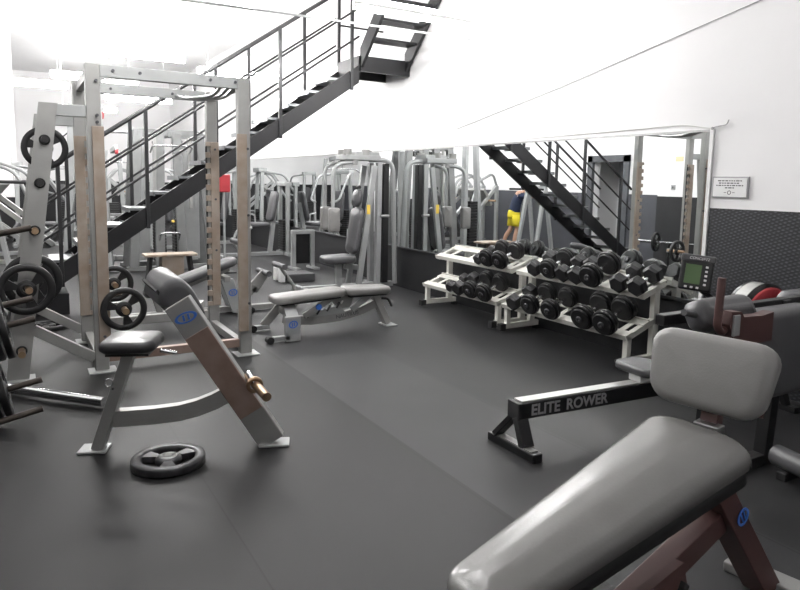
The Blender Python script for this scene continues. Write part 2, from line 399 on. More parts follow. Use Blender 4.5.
tag(B().tube([(-1.2, 6.9, 3.2), (W, 6.55, 3.2)], .012, seg=8).make('conduit', 'silver_light', origin=(1.7, 6.7, 3.2)), 'thin grey conduit running across the room under the ceiling', 'pipe')

# ------------------------------------------------------------------ plates
def plate_mesh(bd, o, axis, R, T):
    """three-window grip plate centred on o, thickness along axis"""
    h = T / 2; r0 = R * .72
    bd.lathe([(r0, -h * .6), (r0 + R * .03, -h), (R * .985, -h), (R, -h * .6), (R, h * .6), (R * .985, h), (r0 + R * .03, h), (r0, h * .6)], o, axis, 40)
    bd.lathe([(.026, -h), (R * .30, -h), (R * .36, -h * .5), (R * .36, h * .5), (R * .30, h), (.026, h)], o, axis, 30)
    for k in range(3):
        a = 2 * PI * k / 3 + .3; bd.sector(o, axis, R * .34, R * .74, a - .30, a + .30, -h * .8, h * .8)
def plate(name, label, c, axis, R, T, group, rim=None):
    ax = V(axis).normalized()
    bd = B(); plate_mesh(bd, c, ax, R, T); o = bd.make(name, 'iron' if not rim else rim, origin=c); tag(o, label, 'weight plate', group)
    hb = B(); hb.lathe([(.0255, -T / 2 - .004), (.045, -T / 2 - .004), (.045, T / 2 + .004), (.0255, T / 2 + .004)], c, ax, 24); hb.make('hub_ring', 'steel' if rim else 'rubber', o)
    return o

plate('weight_plate', 'black grip plate lying flat on the floor by the preacher bench', (.645, 3.49, .0215), (0, .02, 1), .187, .043, 'loose weight plates', 'iron_rim')
plate('weight_plate', 'black plate lying on the floor behind the rack brace', (.24, 7.3, .021), (0, 0, 1), .20, .042, 'loose weight plates')

# ------------------------------------------------------------------ power rack
PR = thing('power_rack', 'tall silver power rack with worn brown guards and plate pegs', 'power rack', (1.1, 6.0, 0))
AX, BX, FY, RY, H = .54, 1.67, 5.49, 6.56, 2.325
for (x, y) in ((AX, FY), (BX, FY), (AX - .01, RY), (BX + .01, RY)):
    B().beam((x, y, .012), (x, y, H), .10, .075, up=(0, 1, 0), bev=.006).make('upright', 'silver', PR)
    g = B().box((x, y - .02, .006), (.2, .18, .012), bev=.004)
    g.make('foot_plate', 'silver_light', PR)
for y, z, n in ((FY, H - .045, 'front'), (RY, H - .045, 'rear')):
    g = B().beam((AX + .05, y, z), (BX - .05, y, z), .06, .09)
    for sx, xx in ((1, AX + .05), (-1, BX - .05)):
        if n == 'front' and sx == 1:
            g.prism([(xx, y - .03, z - .045), (xx + .07 * sx, y - .03, z - .045), (xx + .02 * sx, y - .03, z - .06), (xx, y - .03, z - .12)], (0, .06, 0))
    g.make('top_beam', 'silver_light', PR)
B().beam((AX, FY + .04, H - .05), (AX, RY - .04, H - .05), .06, .08).make('top_side_beam', 'silver', PR)
# pull-up handles on the right hand side
g = B()
for k, (xa, xb) in enumerate(((1.36, 1.52), (1.44, 1.58), (1.52, 1.63))):
    g.tube([(xa, RY - .03, H - .06), (xa, RY - .35, H - .12), (xb, FY + .35, H - .12), (xb, FY + .03, H - .05)], .015, .12, 10)
g.make('pull_up_bars', 'steel', PR)
B().beam((BX, FY + .04, H - .05), (BX, RY - .04, H - .05), .05, .07).make('top_side_beam', 'silver', PR)
# worn guards with hook slots
def guard(x, y0, slotted, z0, z1, side):
    bd = B(); yf = y0 - .0375
    w = .082
    bd.box((x, yf - .012, (z0 + z1) / 2), (w, .026, z1 - z0), bev=.004)
    # side cheek that carries the hook teeth
    xs = x + side * (w / 2 + .008)
    if slotted:
        n = 15; st = (z1 - z0 - .04) / n
        for k in range(n + 1):
            bd.box((xs + side * .014, yf - .012, z0 + .02 + k * st), (.044, .026, st * (.52 if 0 < k < n else .4)), bev=.003)
        rb = B().box((xs + side * .012, yf + .012, (z0 + z1) / 2), (.04, .01, z1 - z0))
        o = bd.make('guard', 'worn', PR); rb.make('slot_backing', 'rubber', o); return o
    return bd.make('guard', 'worn', PR)
guard(AX + .022, FY, False, .20, 1.87, 1); guard(BX - .025, FY, False, .21, 1.87, -1)
guard(BX + .028, RY, True, .25, 1.85, -1); guard(AX - .022, RY, True, .25, 1.85, 1)
g = B()
for x, y, zs in ((AX, FY, (2.2, 1.95, 1.90, .28, .2)), (BX, FY, (1.75, 1.2, .45)), (BX + .01, RY, (1.78, 1.3, .8))):
    for z in zs: g.cyl((x + .02, y - .036, z), (x + .02, y - .068, z), .011, 10)
for x in (AX + .14, AX + .33, BX - .27, BX - .07): g.cyl((x, FY - .028, H - .04), (x, FY - .042, H - .04), .012, 10)
for x in (AX + .25, BX - .35): g.cyl((x, RY - .028, H - .045), (x, RY - .042, H - .045), .012, 10)
bo = g.make('bolts', 'dark_print', PR); bo['kind'] = 'stuff'
B().beam((AX + .05, FY + .02, .10), (BX - .05, FY + .02, .10), .06, .07).make('base_beam', 'worn_red', PR)
B().beam((AX + .05, RY, .16), (BX - .05, RY, .16), .06, .08).make('base_beam', 'silver', PR)
for x in (AX, BX): B().beam((x, FY + .04, .06), (x, RY - .04, .06), .06, .07).make('side_base_beam', 'silver', PR)
# plate storage
def leg_x(z): return -.02 + (z - .03) * (.2475 + .02) / (1.99)
for y in (FY, RY):
    g = B(); hw = .068
    g.prism([(leg_x(.012) - hw - .01, y - .035, .012), (leg_x(.012) + hw, y - .035, .012), (leg_x(2.02) + hw - .01, y - .035, 2.02), (leg_x(2.02) - hw + .005, y - .035, 2.02)], (0, .07, 0))
    g.make('storage_leg', 'silver', PR)
    B().beam((leg_x(1.98) + .05, y, 1.975), (AX - .05, y, 1.975), .055, .085).make('storage_arm', 'silver_light', PR)
    B().beam((.085, y, .37), (AX - .05, y, .11), .055, .075).make('brace', 'silver', PR)
    B().box((leg_x(0), y, .006), (.22, .18, .012), bev=.003).make('foot_plate', 'silver_light', PR)
B().beam((leg_x(.5), FY + .03, .5), (leg_x(.5), RY - .03, .5), .05, .07).make('storage_side_beam', 'silver', PR)
B().beam((.02, FY + .03, .07), (.02, RY - .03, .07), .05, .06).make('storage_side_beam', 'silver', PR)
pegs = ((1.755, .06, .14), (1.445, .03, .0), (1.104, .07, 0), (.69, .17, .12), (.227, .14, 0))
for z, fr, bk in pegs:
    x = leg_x(z)
    if z > 1.4: g = B().cyl((x, FY - .035 - fr, z), (x, FY + .035 + bk, z), .024, 16); pg = g.make('storage_peg', 'rubber', PR)
    else: pg = B().cyl((x, FY - .035 - fr, z), (x, FY + .035 + bk, z), .024, 16).make('storage_peg', 'brass', PR)
    B().lathe([(.0255, 0), (.037, 0), (.037, .014), (.0255, .014)], (x, FY - .036, z), (0, -1, 0), 18).make('collar', 'rubber', pg)
plate('weight_plate', 'black plate hanging high behind the slanted storage leg of the rack', (leg_x(1.755) + .005, FY + .09, 1.70), (0, 1, 0), .155, .036, 'plates on the power rack')
plate('weight_plate', 'large black plate on a brass peg in front of the storage leg', (leg_x(.69) - .015, FY - .12, .69), (0, 1, 0), .185, .042, 'plates on the power rack')
plate('weight_plate', 'black plate half hidden behind the storage leg at knee height', (leg_x(.69) + .03, FY + .095, .72), (0, 1, 0), .2, .04, 'plates on the power rack')
# horns by the uprights with small plates
for (x, y, z, lab) in ((AX + .16, FY, .485, 'small black grip plate on the brass horn beside the front left upright'), (AX + .22, RY, .525, 'small black plate on the horn of the rear left upright')):
    hn = B().cyl((x, y + .10, z), (x, y - .19, z), .0245, 18).make('plate_horn', 'brass', PR)
    B().beam((AX + .04, y + .09, z), (x + .02, y + .09, z), .04, .06).make('horn_bracket', 'silver', hn)
    plate('weight_plate', lab, (x, y - .07, z), (0, 1, 0), .168, .038, 'plates on the power rack')

# ------------------------------------------------------------------ preacher curl bench
e = V((.923, -.385, 0)); nd = V((.385, .923, 0))
PB = thing('preacher_bench', 'silver preacher curl bench with worn leaning post and black cushions', 'bench', (.75, 3.68, 0))
f0, f1 = V((.345, 3.855, 0)), V((1.225, 3.485, 0))
seat_top = V((.515, 3.785, .56))
B().beam(f0 + Z * .012, seat_top, .085, .06, up=e).make('seat_post', 'silver', PB)
g = B(); g.box(f0 - e * .02 + Z * .007, (.15, .13, .014), (e, nd, Z), .005); g.make('foot_plate', 'silver_light', PB)
g = B(); g.cyl(f0 + e * .1 - nd * .05 + Z * .36, f0 + e * .1 + nd * .07 + Z * .36, .007, 8); g.lathe([(.018, 0), (.024, 0), (.024, .006), (.018, .006)], f0 + e * .085 - nd * .06 + Z * .40, -nd, 16); g.make('adjuster_pin', 'chrome', PB)
sp = B().pad(V((.528, 3.79, .604)), .29, .33, .062, (e, nd, Z), .07, .03, .012).make('seat_pad', 'black_pad', PB)
B().box(V((.528, 3.79, .559)), (.22, .24, .012), (e, nd, Z)).make('pad_board', 'rubber', sp)
B().tube([(.66, 3.73, .555), (.74, 3.69, .54)], .012, seg=8).make('adjuster_lever', 'chrome', PB)
# bowed base
pts = [f0 + e * .09 + Z * .18, f0 + e * .30 + Z * .19, f0 + e * .44 + Z * .205, f0 + e * .54 + Z * .23, f0 + e * .63 + Z * .265, f0 + e * .74 + Z * .325]
pts = [V(p) for p in pts]; vs = []; fs = []
up_e = [Z, Z, (Z - e * .1).normalized(), (Z - e * .22).normalized(), (Z - e * .35).normalized(), (Z - e * .45).normalized()]
for p, u in zip(pts, up_e):
    for a, b_ in ((-.03, -.045), (.03, -.045), (.03, .045), (-.03, .045)): vs.append(p + nd * a + u * b_)
for i in range(5):
    for k in range(4): fs.append((i * 4 + k, i * 4 + (k + 1) % 4, i * 4 + 4 + (k + 1) % 4, i * 4 + 4 + k))
fs += [(0, 1, 2, 3), (20, 21, 22, 23)]
B().add(vs, fs).make('base_tube', 'silver', PB)
ptop = V((.748, 3.683, .825)); u = (ptop - f1).normalized(); q = nd.cross(u); q = q if q.z > 0 else -q
ax_ = (q, nd, u)
L_ = (ptop - f1).length
B().box(f1 + u * (L_ / 2 + .01), (.15, .07, L_ - .02), ax_, .006).make('leaning_post', 'silver', PB)
B().box(f1 + u * (L_ * .52) - nd * .037, (.142, .012, L_ * .56), ax_, .003).make('guard', 'worn_red', PB)
g = B(); g.box(f1 + Z * .007, (.17, .12, .014), (e, nd, Z), .005); g.make('foot_plate', 'silver_light', PB)
logo(PB, f1 + u * (L_ * .90) - nd * .036, q, u, .034, .05) if False else logo(PB, f1 + u * (L_ * .905) - nd * .0355, (e * .9 + Z * .35).normalized(), (Z * .93 - e * .33).normalized(), .062, .03)
prof = [(.665, 3.754, .80), (.672, 3.751, .85), (.683, 3.747, .89), (.701, 3.739, .921), (.725, 3.729, .937), (.755, 3.717, .948), (.786, 3.703, .943), (.813, 3.692, .92), (.837, 3.682, .89), (.861, 3.672, .847), (.887, 3.661, .791), (.905, 3.654, .745), (.895, 3.658, .715), (.865, 3.671, .715), (.80, 3.698, .745), (.71, 3.735, .776), (.68, 3.748, .785)]
prof = [V(p) for p in prof]; pcen = sum(prof, V((0, 0, 0))) / len(prof); da = V((-.08, .985, .09)).normalized(); vs = []; fs = []; np_ = len(prof)
for sc, d in ((.0, .0), (.55, .0), (.82, .006), (.94, .022), (1, .05), (1, .33), (.94, .358), (.82, .374), (.5, .38), (.0, .38)):
    for p in prof: vs.append(pcen + (p - pcen) * sc + da * d)
for i in range(9):
    for k in range(np_): fs.append((i * np_ + k, i * np_ + (k + 1) % np_, (i + 1) * np_ + (k + 1) % np_, (i + 1) * np_ + k))
pd = B().add(vs, fs, True).make('arm_pad', 'charcoal_pad', PB)
B().box(pcen + da * .19 - q * .085, (.20, .30, .014), (u, da, q)).make('pad_board', 'rubber', pd)
B().beam(f1 + u * (L_ - .10) + nd * .03, f1 + u * (L_ - .10) + nd * .40, .05, .05).make('cross_tube', 'silver', PB)
hb = f1 + u * .41 + q * .085
hn = B().cyl(hb + nd * .02, hb - nd * .02 - V((-.01, .30, .02)), .0245, 18).make('plate_horn', 'brass', PB)
cdir = V((-.1, -.97, -.05)).normalized()
B().lathe([(.026, 0), (.046, 0), (.046, .018), (.026, .018)], hb - V((.002, .12, .006)), cdir, 20).make('collar', 'brass', hn)
B().tube([hb + V((-.02, -.07, .05)), hb + V((-.01, -.12, .02)), hb + V((.0, -.13, -.02))], .014, .02, 10).make('collar_lever', 'chrome', hn)

# ------------------------------------------------------------------ plate tree at the left edge
PT = thing('plate_tree', 'dark plate storage tree at the left edge with upward tilted pegs', 'plate rack', (-.36, 4.5, 0))
B().beam((-.36, 4.5, .06), (-.36, 4.5, 1.35), .08, .08, up=(0, 1, 0)).make('upright', 'iron', PT)
B().beam((-.36, 4.15, .035), (-.36, 4.85, .035), .07, .07).make('base_beam', 'iron', PT)
B().cyl((-.34, 5.44, .045), (.45, 4.55, .045), .032, 16).make('base_tube', 'chrome', PT)
for k, (yy, z, xt) in enumerate(((4.42, .10, .10), (4.55, .245, .106), (4.42, .655, .08), (4.62, .745, .078), (4.5, 1.19, .085))):
    x0 = -.33; zt = z
    B().cyl((x0, yy, zt - (xt - x0) * .2), (xt, yy, zt), .019, 14).make('storage_peg', 'bronze_dark', PT)
    B().beam((-.36, yy, zt - .085), (-.325, yy, zt - .083), .05, .06).make('peg_plate', 'iron', PT)
tr = [(4.36, .06, -.075, .0), (4.55, .245, -.10, .17), (4.55, .245, -.15, .17), (4.42, .655, -.078, .19), (4.42, .655, -.125, .19), (4.62, .745, -.21, .20), (4.5, 1.19, -.14, .19)]; tr = tr[1:]
names = ['outer on the low peg', 'inner on the low peg', 'outer on the middle peg', 'inner on the middle peg', 'alone on the rear middle peg', 'alone on the top peg']
for (yy, z, x, R), nm in zip(tr, names):
    zt = z + (x - .1) * .2
    plate('weight_plate', 'dark plate of the left edge plate tree, %s' % nm, (x, yy, zt), (1, 0, .2), R, .036, 'plates on the plate tree')

# ------------------------------------------------------------------ flat bench in the middle
FB = thing('adjustable_bench', 'silver adjustable bench set flat with grey pads, alone on the open floor', 'bench', (2.7, 6.02, 0))
by = 6.02
B().pad((2.465, by, .372), .75, .28, .075, (V((1, 0, .055)), Y, V((-.055, 0, 1))), .07, .03, .014).make('back_pad', 'grey_pad', FB)
B().pad((3.105, by, .385), .51, .28, .075, (V((1, 0, -.03)), Y, V((.03, 0, 1))), .07, .03, .014).make('seat_pad', 'grey_pad', FB)
B().box((2.47, by, .325), (.62, .2, .018), (V((1, 0, .055)).normalized(), Y, V((-.055, 0, 1)).normalized())).make('pad_board', 'rubber', FB); B().box((3.10, by, .338), (.42, .2, .018)).make('pad_board', 'rubber', FB)
g = B()
pts = [(2.22, .15), (2.5, .115), (2.8, .125), (3.05, .17), (3.24, .24)]
for (xa, za), (xb, zb) in zip(pts[:-1], pts[1:]): g.beam((xa, by, za), (xb, by, zb), .06, .085, ext=.008)
g.make('spine', 'silver', FB)
lp = B(); lp.prism([(2.42, by - .04, .15), (2.86, by - .04, .17), (2.80, by - .04, .25), (2.50, by - .04, .20)], (0, .01, 0))
lad = lp.make('ladder_plate', 'silver_light', FB)
for k in range(4):
    x = 2.44 + k * .105; z = .155 + k * .024
    B().beam((x, by - .05, z), (x + .035, by - .05, z + .06), .012, .03, up=(0, 1, 0)).make('ladder_tooth', 'rubber', lad)
    B().beam((x + .05, by - .05, z + .04), (x + .07, by - .05, z + .07), .012, .022, up=(0, 1, 0)).make('ladder_stop', 'white_plastic', lad)
B().beam((2.40, by - .06, .175), (2.72, by - .06, .345), .02, .06).make('support_arm', 'silver', FB)
B().cyl((2.55, by - .075, .26), (2.55, by - .09, .26), .03, 16).make('pivot_cap', 'blue', FB)
B().beam((2.92, by - .05, .20), (3.16, by - .05, .35), .03, .06).make('seat_arm', 'silver_light', FB)
g = B(); g.prism([(2.68, by - .035, .35), (2.96, by - .035, .35), (2.92, by - .035, .22), (2.80, by - .035, .22)], (0, .07, 0)); g.make('hinge_bracket', 'silver', FB)
B().beam((3.20, by, .34), (3.345, by - .05, .014), .08, .07, up=(1, 0, 0)).make('leg', 'silver', FB)
B().box((3.35, by - .06, .007), (.13, .2, .014), bev=.005).make('foot_plate', 'silver_light', FB)
B().tube([(3.27, by - .06, .29), (3.34, by - .07, .285), (3.385, by - .07, .20)], .013, .03, 8).make('handle', 'rubber', FB)
text('NAUTILUS', 'lettering', 'dark_print', FB, (2.76, by - .0305, .128), (1, 0, .12), (-.12, 0, 1), .055)
# wheeled feet
g = B(); g.box((2.19, by - .30, .12), (.15, .05, .235), (V((1, 0, 0)), Y, Z), .006); g.prism([(2.14, by - .28, .235), (2.26, by - .28, .235), (2.32, by - .03, .30), (2.2, by - .03, .30)], (0, 0, -.05)); lg = g.make('leg', 'silver_light', FB)
logo(lg, (2.19, by - .3252, .165), (1, 0, .2), (-.2, 0, 1), .045, .035)
g = B(); g.beam((2.27, by + .2, .27), (2.09, by + .24, .05), .05, .08); g.prism([(2.23, by + .19, .24), (2.34, by + .19, .24), (2.34, by + .03, .30), (2.23, by + .03, .30)], (0, 0, -.05)); lg2 = g.make('leg', 'silver', FB)
for yy, xx in ((by - .30, 2.09), (by + .23, 2.10)):
    B().box((xx - .03 + (.02 if yy < by else 0), yy, .04), (.16, .05, .045), bev=.004).make('foot_bar', 'silver_light', FB)
    B().cyl((xx - .12, yy - .035, .034), (xx - .12, yy + .035, .034), .034, 18).make('wheel', 'rubber', FB)
B().beam((2.24, by - .28, .20), (2.26, by + .2, .22), .06, .06).make('cross_tube', 'silver', FB)

# ------------------------------------------------------------------ decline bench behind the rack
DB = thing('decline_bench', 'grey decline sit up bench with foot rollers standing behind the power rack', 'bench', (1.9, 7.3, 0))
d0, d1 = V((1.14, 7.3, .27)), V((2.12, 7.3, .60)); du = (d1 - d0).normalized(); dn = V((-du.z, 0, du.x))
B().pad((d0 + d1) / 2, (d1 - d0).length, .29, .08, (du, Y, dn), .09, .035, .012).make('back_pad', 'charcoal_pad', DB)
B().beam(d0 + du * .1 - dn * .07, d1 - du * .1 - dn * .07, .06, .05).make('pad_frame', 'silver', DB)
B().box((1.9, 7.3, .045), (1.9, .07, .06), bev=.005).make('base_beam', 'silver', DB)
g = B(); g.prism([(1.92, 7.17, .40), (2.06, 7.17, .40), (2.17, 7.17, .02), (2.05, 7.17, .02)], (0, .05, 0)); lg = g.make('leg', 'silver_light', DB)
logo(lg, (2.05, 7.168, .25), (1, 0, .15), (-.15, 0, 1), .05, .04)
g = B(); g.prism([(1.92, 7.38, .40), (2.06, 7.38, .40), (2.17, 7.38, .02), (2.05, 7.38, .02)], (0, .05, 0)); g.make('leg', 'silver_light', DB)
B().beam((1.99, 7.16, .40), (1.99, 7.44, .40), .07, .06).make('cross_tube', 'silver', DB)
B().box((2.17, 7.19, .035), (.16, .05, .05), bev=.004).make('foot_bar', 'silver', DB)
B().cyl((2.26, 7.15, .035), (2.26, 7.23, .035), .034, 16).make('wheel', 'rubber', DB)
B().beam((1.3, 7.3, .06), (1.24, 7.3, .27), .06, .06, up=(1, 0, 0)).make('leg', 'silver', DB); B().box((1.25, 7.3, .01), (.1, .4, .02), bev=.004).make('foot_bar', 'silver', DB)
g = B(); g.prism([(2.24, 7.28, .27), (2.42, 7.28, .47), (2.50, 7.28, .40), (2.36, 7.28, .20)], (0, .03, 0)); g.beam((2.15, 7.3, .06), (2.36, 7.3, .27), .04, .05); g.make('roller_bracket', 'silver', DB)
B().cyl((2.45, 7.12, .44), (2.45, 7.48, .44), .033, 18).make('foot_roller', 'charcoal_pad', DB)
g = B(); g.tube([(2.82, 7.3, .06), (2.82, 7.3, .25), (2.64, 7.3, .50)], .022, .05, 12); g.prism([(2.76, 7.28, .06), (2.92, 7.28, .06), (2.9, 7.28, .2), (2.82, 7.28, .24)], (0, .04, 0)); g.make('roller_post', 'silver', DB)
B().cyl((2.63, 7.10, .51), (2.63, 7.46, .51), .033, 18).make('foot_roller', 'charcoal_pad', DB)
B().tube([(2.72, 7.3, .40), (2.70, 7.22, .34), (2.68, 7.2, .36)], .008, .03, 8).make('handle', 'rubber', DB)

# ------------------------------------------------------------------ dumbbell racks
def dumbbell_rack(y0, y1, label):
    t = thing('dumbbell_rack', label, 'dumbbell rack', (4.45, (y0 + y1) / 2, 0), 'dumbbell racks along the mirror')
    for y in (y0 + .03, y1 - .03):
        g = B()
        g.beam((4.24, y, .065), (4.69, y, .065), .05, .055)
        g.beam((4.285, y, .09), (4.285, y, .28), .05, .05, up=(1, 0, 0))
        g.beam((4.255, y, .262), (4.60, y, .388), .05, .05)
        g.beam((4.60, y, .09), (4.60, y, .66), .05, .065, up=(1, 0, 0))
        g.beam((4.425, y, .596), (4.70, y, .695), .05, .05)
        g.make('end_frame', 'rack_white', t)
        B().box((4.215, y, .055), (.07, .065, .07), bev=.006).make('rubber_foot', 'rubber', t)
        B().box((4.68, y, .02), (.06, .065, .04), bev=.006).make('rubber_foot', 'rubber', t)
    for (xa, za, xb, zb) in ((4.235, .285, 4.51, .385), (4.41, .617, 4.70, .722)):
        d = V((xb - xa, 0, zb - za)).normalized(); n = V((-d.z, 0, d.x)); g = B()
        for f, w in ((.12, .09), (.88, .09)):
            p = V((xa, 0, za)) + d * ((xb - xa) * f / d.x)
            g.box((p.x, (y0 + y1) / 2, p.z), (w, y1 - y0, .012), (d, Y, n), .002)
        g.box((xa, (y0 + y1) / 2, za - .012), (.012, y1 - y0, .045), (d, Y, n), .002)
        g.box((xb, (y0 + y1) / 2, zb + .005), (.012, y1 - y0, .03), (d, Y, n), .002)
        k = y0 + .12
        while k < y1 - .05:
            p = V(((xa + xb) / 2, k, (za + zb) / 2)); g.box(p - n * .004, ((xb - xa), .05, .008), (d, Y, n)); k += .36
        g.make('shelf', 'rack_white', t)
    return t
dumbbell_rack(3.58, 5.17, 'cream two tier dumbbell rack nearer to the viewer')
dumbbell_rack(5.26, 6.68, 'cream two tier dumbbell rack farther away with an empty upper end')

def db_proto(kind, R, HL, GL):
    t = bpy.data.objects.new('dumbbell', None); t.empty_display_size = .05; COL.objects.link(t)
    hl = GL / 2
    B().cyl((-hl - .02, 0, 0), (hl + .02, 0, 0), .016, 12).make('handle', 'chrome', t)
    for sg in (-1, 1):
        bd = B()
        if kind == 'round':
            n = 4; st = HL / n
            for k in range(n):
                r = R * (.86, 1, 1, .84)[k]; a = hl + k * st
                bd.lathe([(.015, a), (r - .008, a), (r, a + .006), (r, a + st - .008), (r - .008, a + st - .002), (.015, a + st - .002)], (0, 0, 0), (sg, 0, 0), 32, False)
            h = bd.make('head', 'dumbbell', t)
            B().lathe([(.002, hl + HL - .003), (.03, hl + HL - .003), (.03, hl + HL + .008), (.022, hl + HL + .012), (.002, hl + HL + .012)], (0, 0, 0), (sg, 0, 0), 16).make('end_cap', 'iron_rim', h)
        else:
            x, y, z = V((0, 1, 0)), V((0, 0, 1)), V((sg, 0, 0)); rings = []
            for a, rr in ((hl, R * .78), (hl + HL * .22, R), (hl + HL * .8, R), (hl + HL, R * .78)):
                rings.append([z * a + (x * math.cos(PI / 3 * k + PI / 6) + y * math.sin(PI / 3 * k + PI / 6)) * rr for k in range(6)])
            vs = [p for r in rings for p in r]; fs = [(i * 6 + k, i * 6 + (k + 1) % 6, i * 6 + 6 + (k + 1) % 6, i * 6 + 6 + k) for i in range(3) for k in range(6)]
            fs += [(0, 1, 2, 3, 4, 5), tuple(range(18, 24))]
            bd.add(vs, fs); bd.make('head', 'hex', t)
    return t
ROUND_B = db_proto('round', .112, .11, .17); ROUND_S = db_proto('round', .1, .095, .17); HEX = db_proto('hex', .085, .10, .14); HEX_S = db_proto('hex', .065, .085, .13)
used = set()
LOWC = V((4.318, 0, .317)); UPC = V((4.505, 0, .652))
SL = math.atan2(.105, .285)
def put(proto, tier, y, R, label, yaw=-.12, roll=0.):
    if id(proto) in used: o = copy_tree(proto)
    else: o = proto; used.add(id(proto))
    c = LOWC if tier == 'low' else UPC
    n = V((-math.sin(SL), 0, math.cos(SL)))
    p = V((c.x, y, c.z)) + n * (R + .012)
    o.location = p
    o.rotation_euler = (Matrix.Rotation(-SL, 3, 'Y') @ Matrix.Rotation(-yaw, 3, 'Z') @ Matrix.Rotation(roll, 3, 'X')).to_euler()
    tag(o, label, 'dumbbell', 'dumbbells on the racks')
hexr = .085 * math.cos(PI / 6); hexs = .065 * math.cos(PI / 6)
put(ROUND_B, 'low', 3.745, .112, "big round dumbbell nearest the viewer on the nearer rack's lower shelf")
put(ROUND_B, 'low', 3.99, .112, "big round dumbbell second from the viewer on the nearer rack's lower shelf")
put(ROUND_S, 'low', 4.40, .10, "round dumbbell third from the viewer on the nearer rack's lower shelf")
put(ROUND_S, 'low', 4.68, .10, "round dumbbell fourth from the viewer on the nearer rack's lower shelf")
put(HEX, 'low', 4.93, hexr, "six sided dumbbell, far end of the nearer rack's lower shelf")
put(ROUND_S, 'low', 5.39, .10, "round dumbbell nearest the viewer on the farther rack's lower shelf")
put(ROUND_S, 'low', 5.62, .10, "round dumbbell second from the viewer on the farther rack's lower shelf")
put(HEX, 'low', 5.86, hexr, "six sided dumbbell beside the round ones on the farther rack's lower shelf")
put(HEX_S, 'low', 6.04, hexs, "small six sided dumbbell next to the empty end of the farther rack's lower shelf")
put(HEX, 'up', 3.62, hexr, "six sided dumbbell nearest the viewer on the nearer rack's upper shelf")
put(HEX, 'up', 3.81, hexr, "six sided dumbbell second from the viewer on the nearer rack's upper shelf")
put(ROUND_B, 'up', 4.10, .112, "big round dumbbell third from the viewer on the nearer rack's upper shelf")
put(HEX, 'up', 4.30, hexr, "six sided dumbbell between two round ones on the nearer rack's upper shelf")
put(ROUND_S, 'up', 4.64, .10, "round dumbbell second from the far end of the nearer rack's upper shelf")
put(HEX, 'up', 4.86, hexr, "six sided dumbbell at the far end of the nearer rack's upper shelf")
put(HEX, 'up', 4.465, hexr, "six sided dumbbell fifth from the viewer on the nearer rack's upper shelf")
put(ROUND_S, 'up', 5.38, .10, "round dumbbell nearest the viewer on the farther rack's upper shelf")
put(ROUND_S, 'up', 5.60, .10, "round dumbbell second from the viewer on the farther rack's upper shelf")
put(HEX_S, 'up', 5.79, hexs, 'small six sided dumbbell beside the empty end of the upper shelf of the farther rack')

# ------------------------------------------------------------------ rower
RW = thing('rowing_machine', 'black rowing machine with pale rail standing before the dumbbell rack', 'rowing machine', (3.2, 2.75, 0))
def ry(x): return 2.76 - (x - 2.35) * .075
rd = V((1, -.075, 0)).normalized(); rn = V((.075, 1, 0)).normalized()
B().beam((2.38, ry(2.38), .238), (4.15, ry(4.15), .238), .10, .092).make('rail', 'black_gloss', RW)
B().beam((2.40, ry(2.40), .289), (4.15, ry(4.15), .289), .075, .01, bev=.002).make('rail_top', 'rail_alu', RW)
B().box((2.375, ry(2.375), .238), (.02, .105, .097), (rd, rn, Z), .004).make('end_cap', 'rubber', RW)
for wd, xs_ in (('ELITE', 2.45), ('ROWER', 2.70)): text(wd, 'lettering', 'grey_letter', RW, (xs_, ry(xs_) - .0505, .237), rd, Z, .088, .0015, bold=.0022)
g = B(); g.beam((2.40, ry(2.4) + .02, .20), (2.37, 2.90, .05), .035, .06, up=rd); g.beam((2.40, ry(2.4) - .02, .20), (2.39, 2.66, .05), .05, .075, up=rd); g.make('leg', 'black_gloss', RW)
B().box((2.38, 2.755, .025), (.07, .40, .05), bev=.006).make('foot_bar', 'black_gloss', RW)
B().box((2.38, 2.755, .053), (.05, .34, .006)).make('foot_grip', 'silver', RW)
sx = 3.36; B().pad((sx, ry(sx), .375), .26, .34, .05, (rd, rn, Z), .09, .02, -.006).make('seat', 'charcoal_pad', RW)
B().box((sx, ry(sx), .325), (.16, .10, .06), (rd, rn, Z), .006).make('seat_carriage', 'white_plastic', RW)
for sgn in (-1, 1): B().beam((3.82, ry(3.82) + sgn * .13, .30), (3.98, ry(3.98) + sgn * .13, .50), .11, .03, up=(1, 0, 0)).make('foot_rest', 'charcoal_pad', RW)
B().beam((3.88, ry(3.88) - .2, .33), (3.88, ry(3.88) + .2, .33), .05, .04).make('foot_rest_bar', 'black_gloss', RW)
fc = V((4.36, 2.585, .575))
B().lathe([(.10, -.09), (.25, -.09), (.29, -.06), (.29, .06), (.25, .09), (.10, .09)], fc, rn, 44).make('flywheel_housing', 'black_gloss', RW)
g = B(); g.lathe([(.15, -.10), (.255, -.10), (.268, -.085), (.15, -.085)], fc, rn, 40); g.make('flywheel_ring', 'red', RW)
B().cyl(fc - rn * .094, fc + rn * .094, .12, 28).make('flywheel_hub', 'iron', RW)
B().sector(fc, rn, .289, .294, 0, .55, -.05, .05, 8).make('rim_label', 'rail_alu', RW)
lab = B(); xx, yy, zz = frame(rn)
def rimlab(a0, a1):
    b_ = B(); vs = []; fs = []
    for k in range(9):
        a = math.radians(a0 + (a1 - a0) * k / 8); d = rd * math.cos(a) + Z * math.sin(a)
        for r, h in ((.288, -.055), (.294, -.055), (.294, .03), (.288, .03)): vs.append(fc + d * r + rn * h)
    for k in range(8):
        for i in range(4): fs.append((k * 4 + i, k * 4 + (i + 1) % 4, k * 4 + 4 + (i + 1) % 4, k * 4 + 4 + i))
    fs += [(0, 1, 2, 3), (32, 33, 34, 35)]
    return b_.add(vs, fs)
rimlab(95, 140).make('rim_label', 'rail_alu', RW)
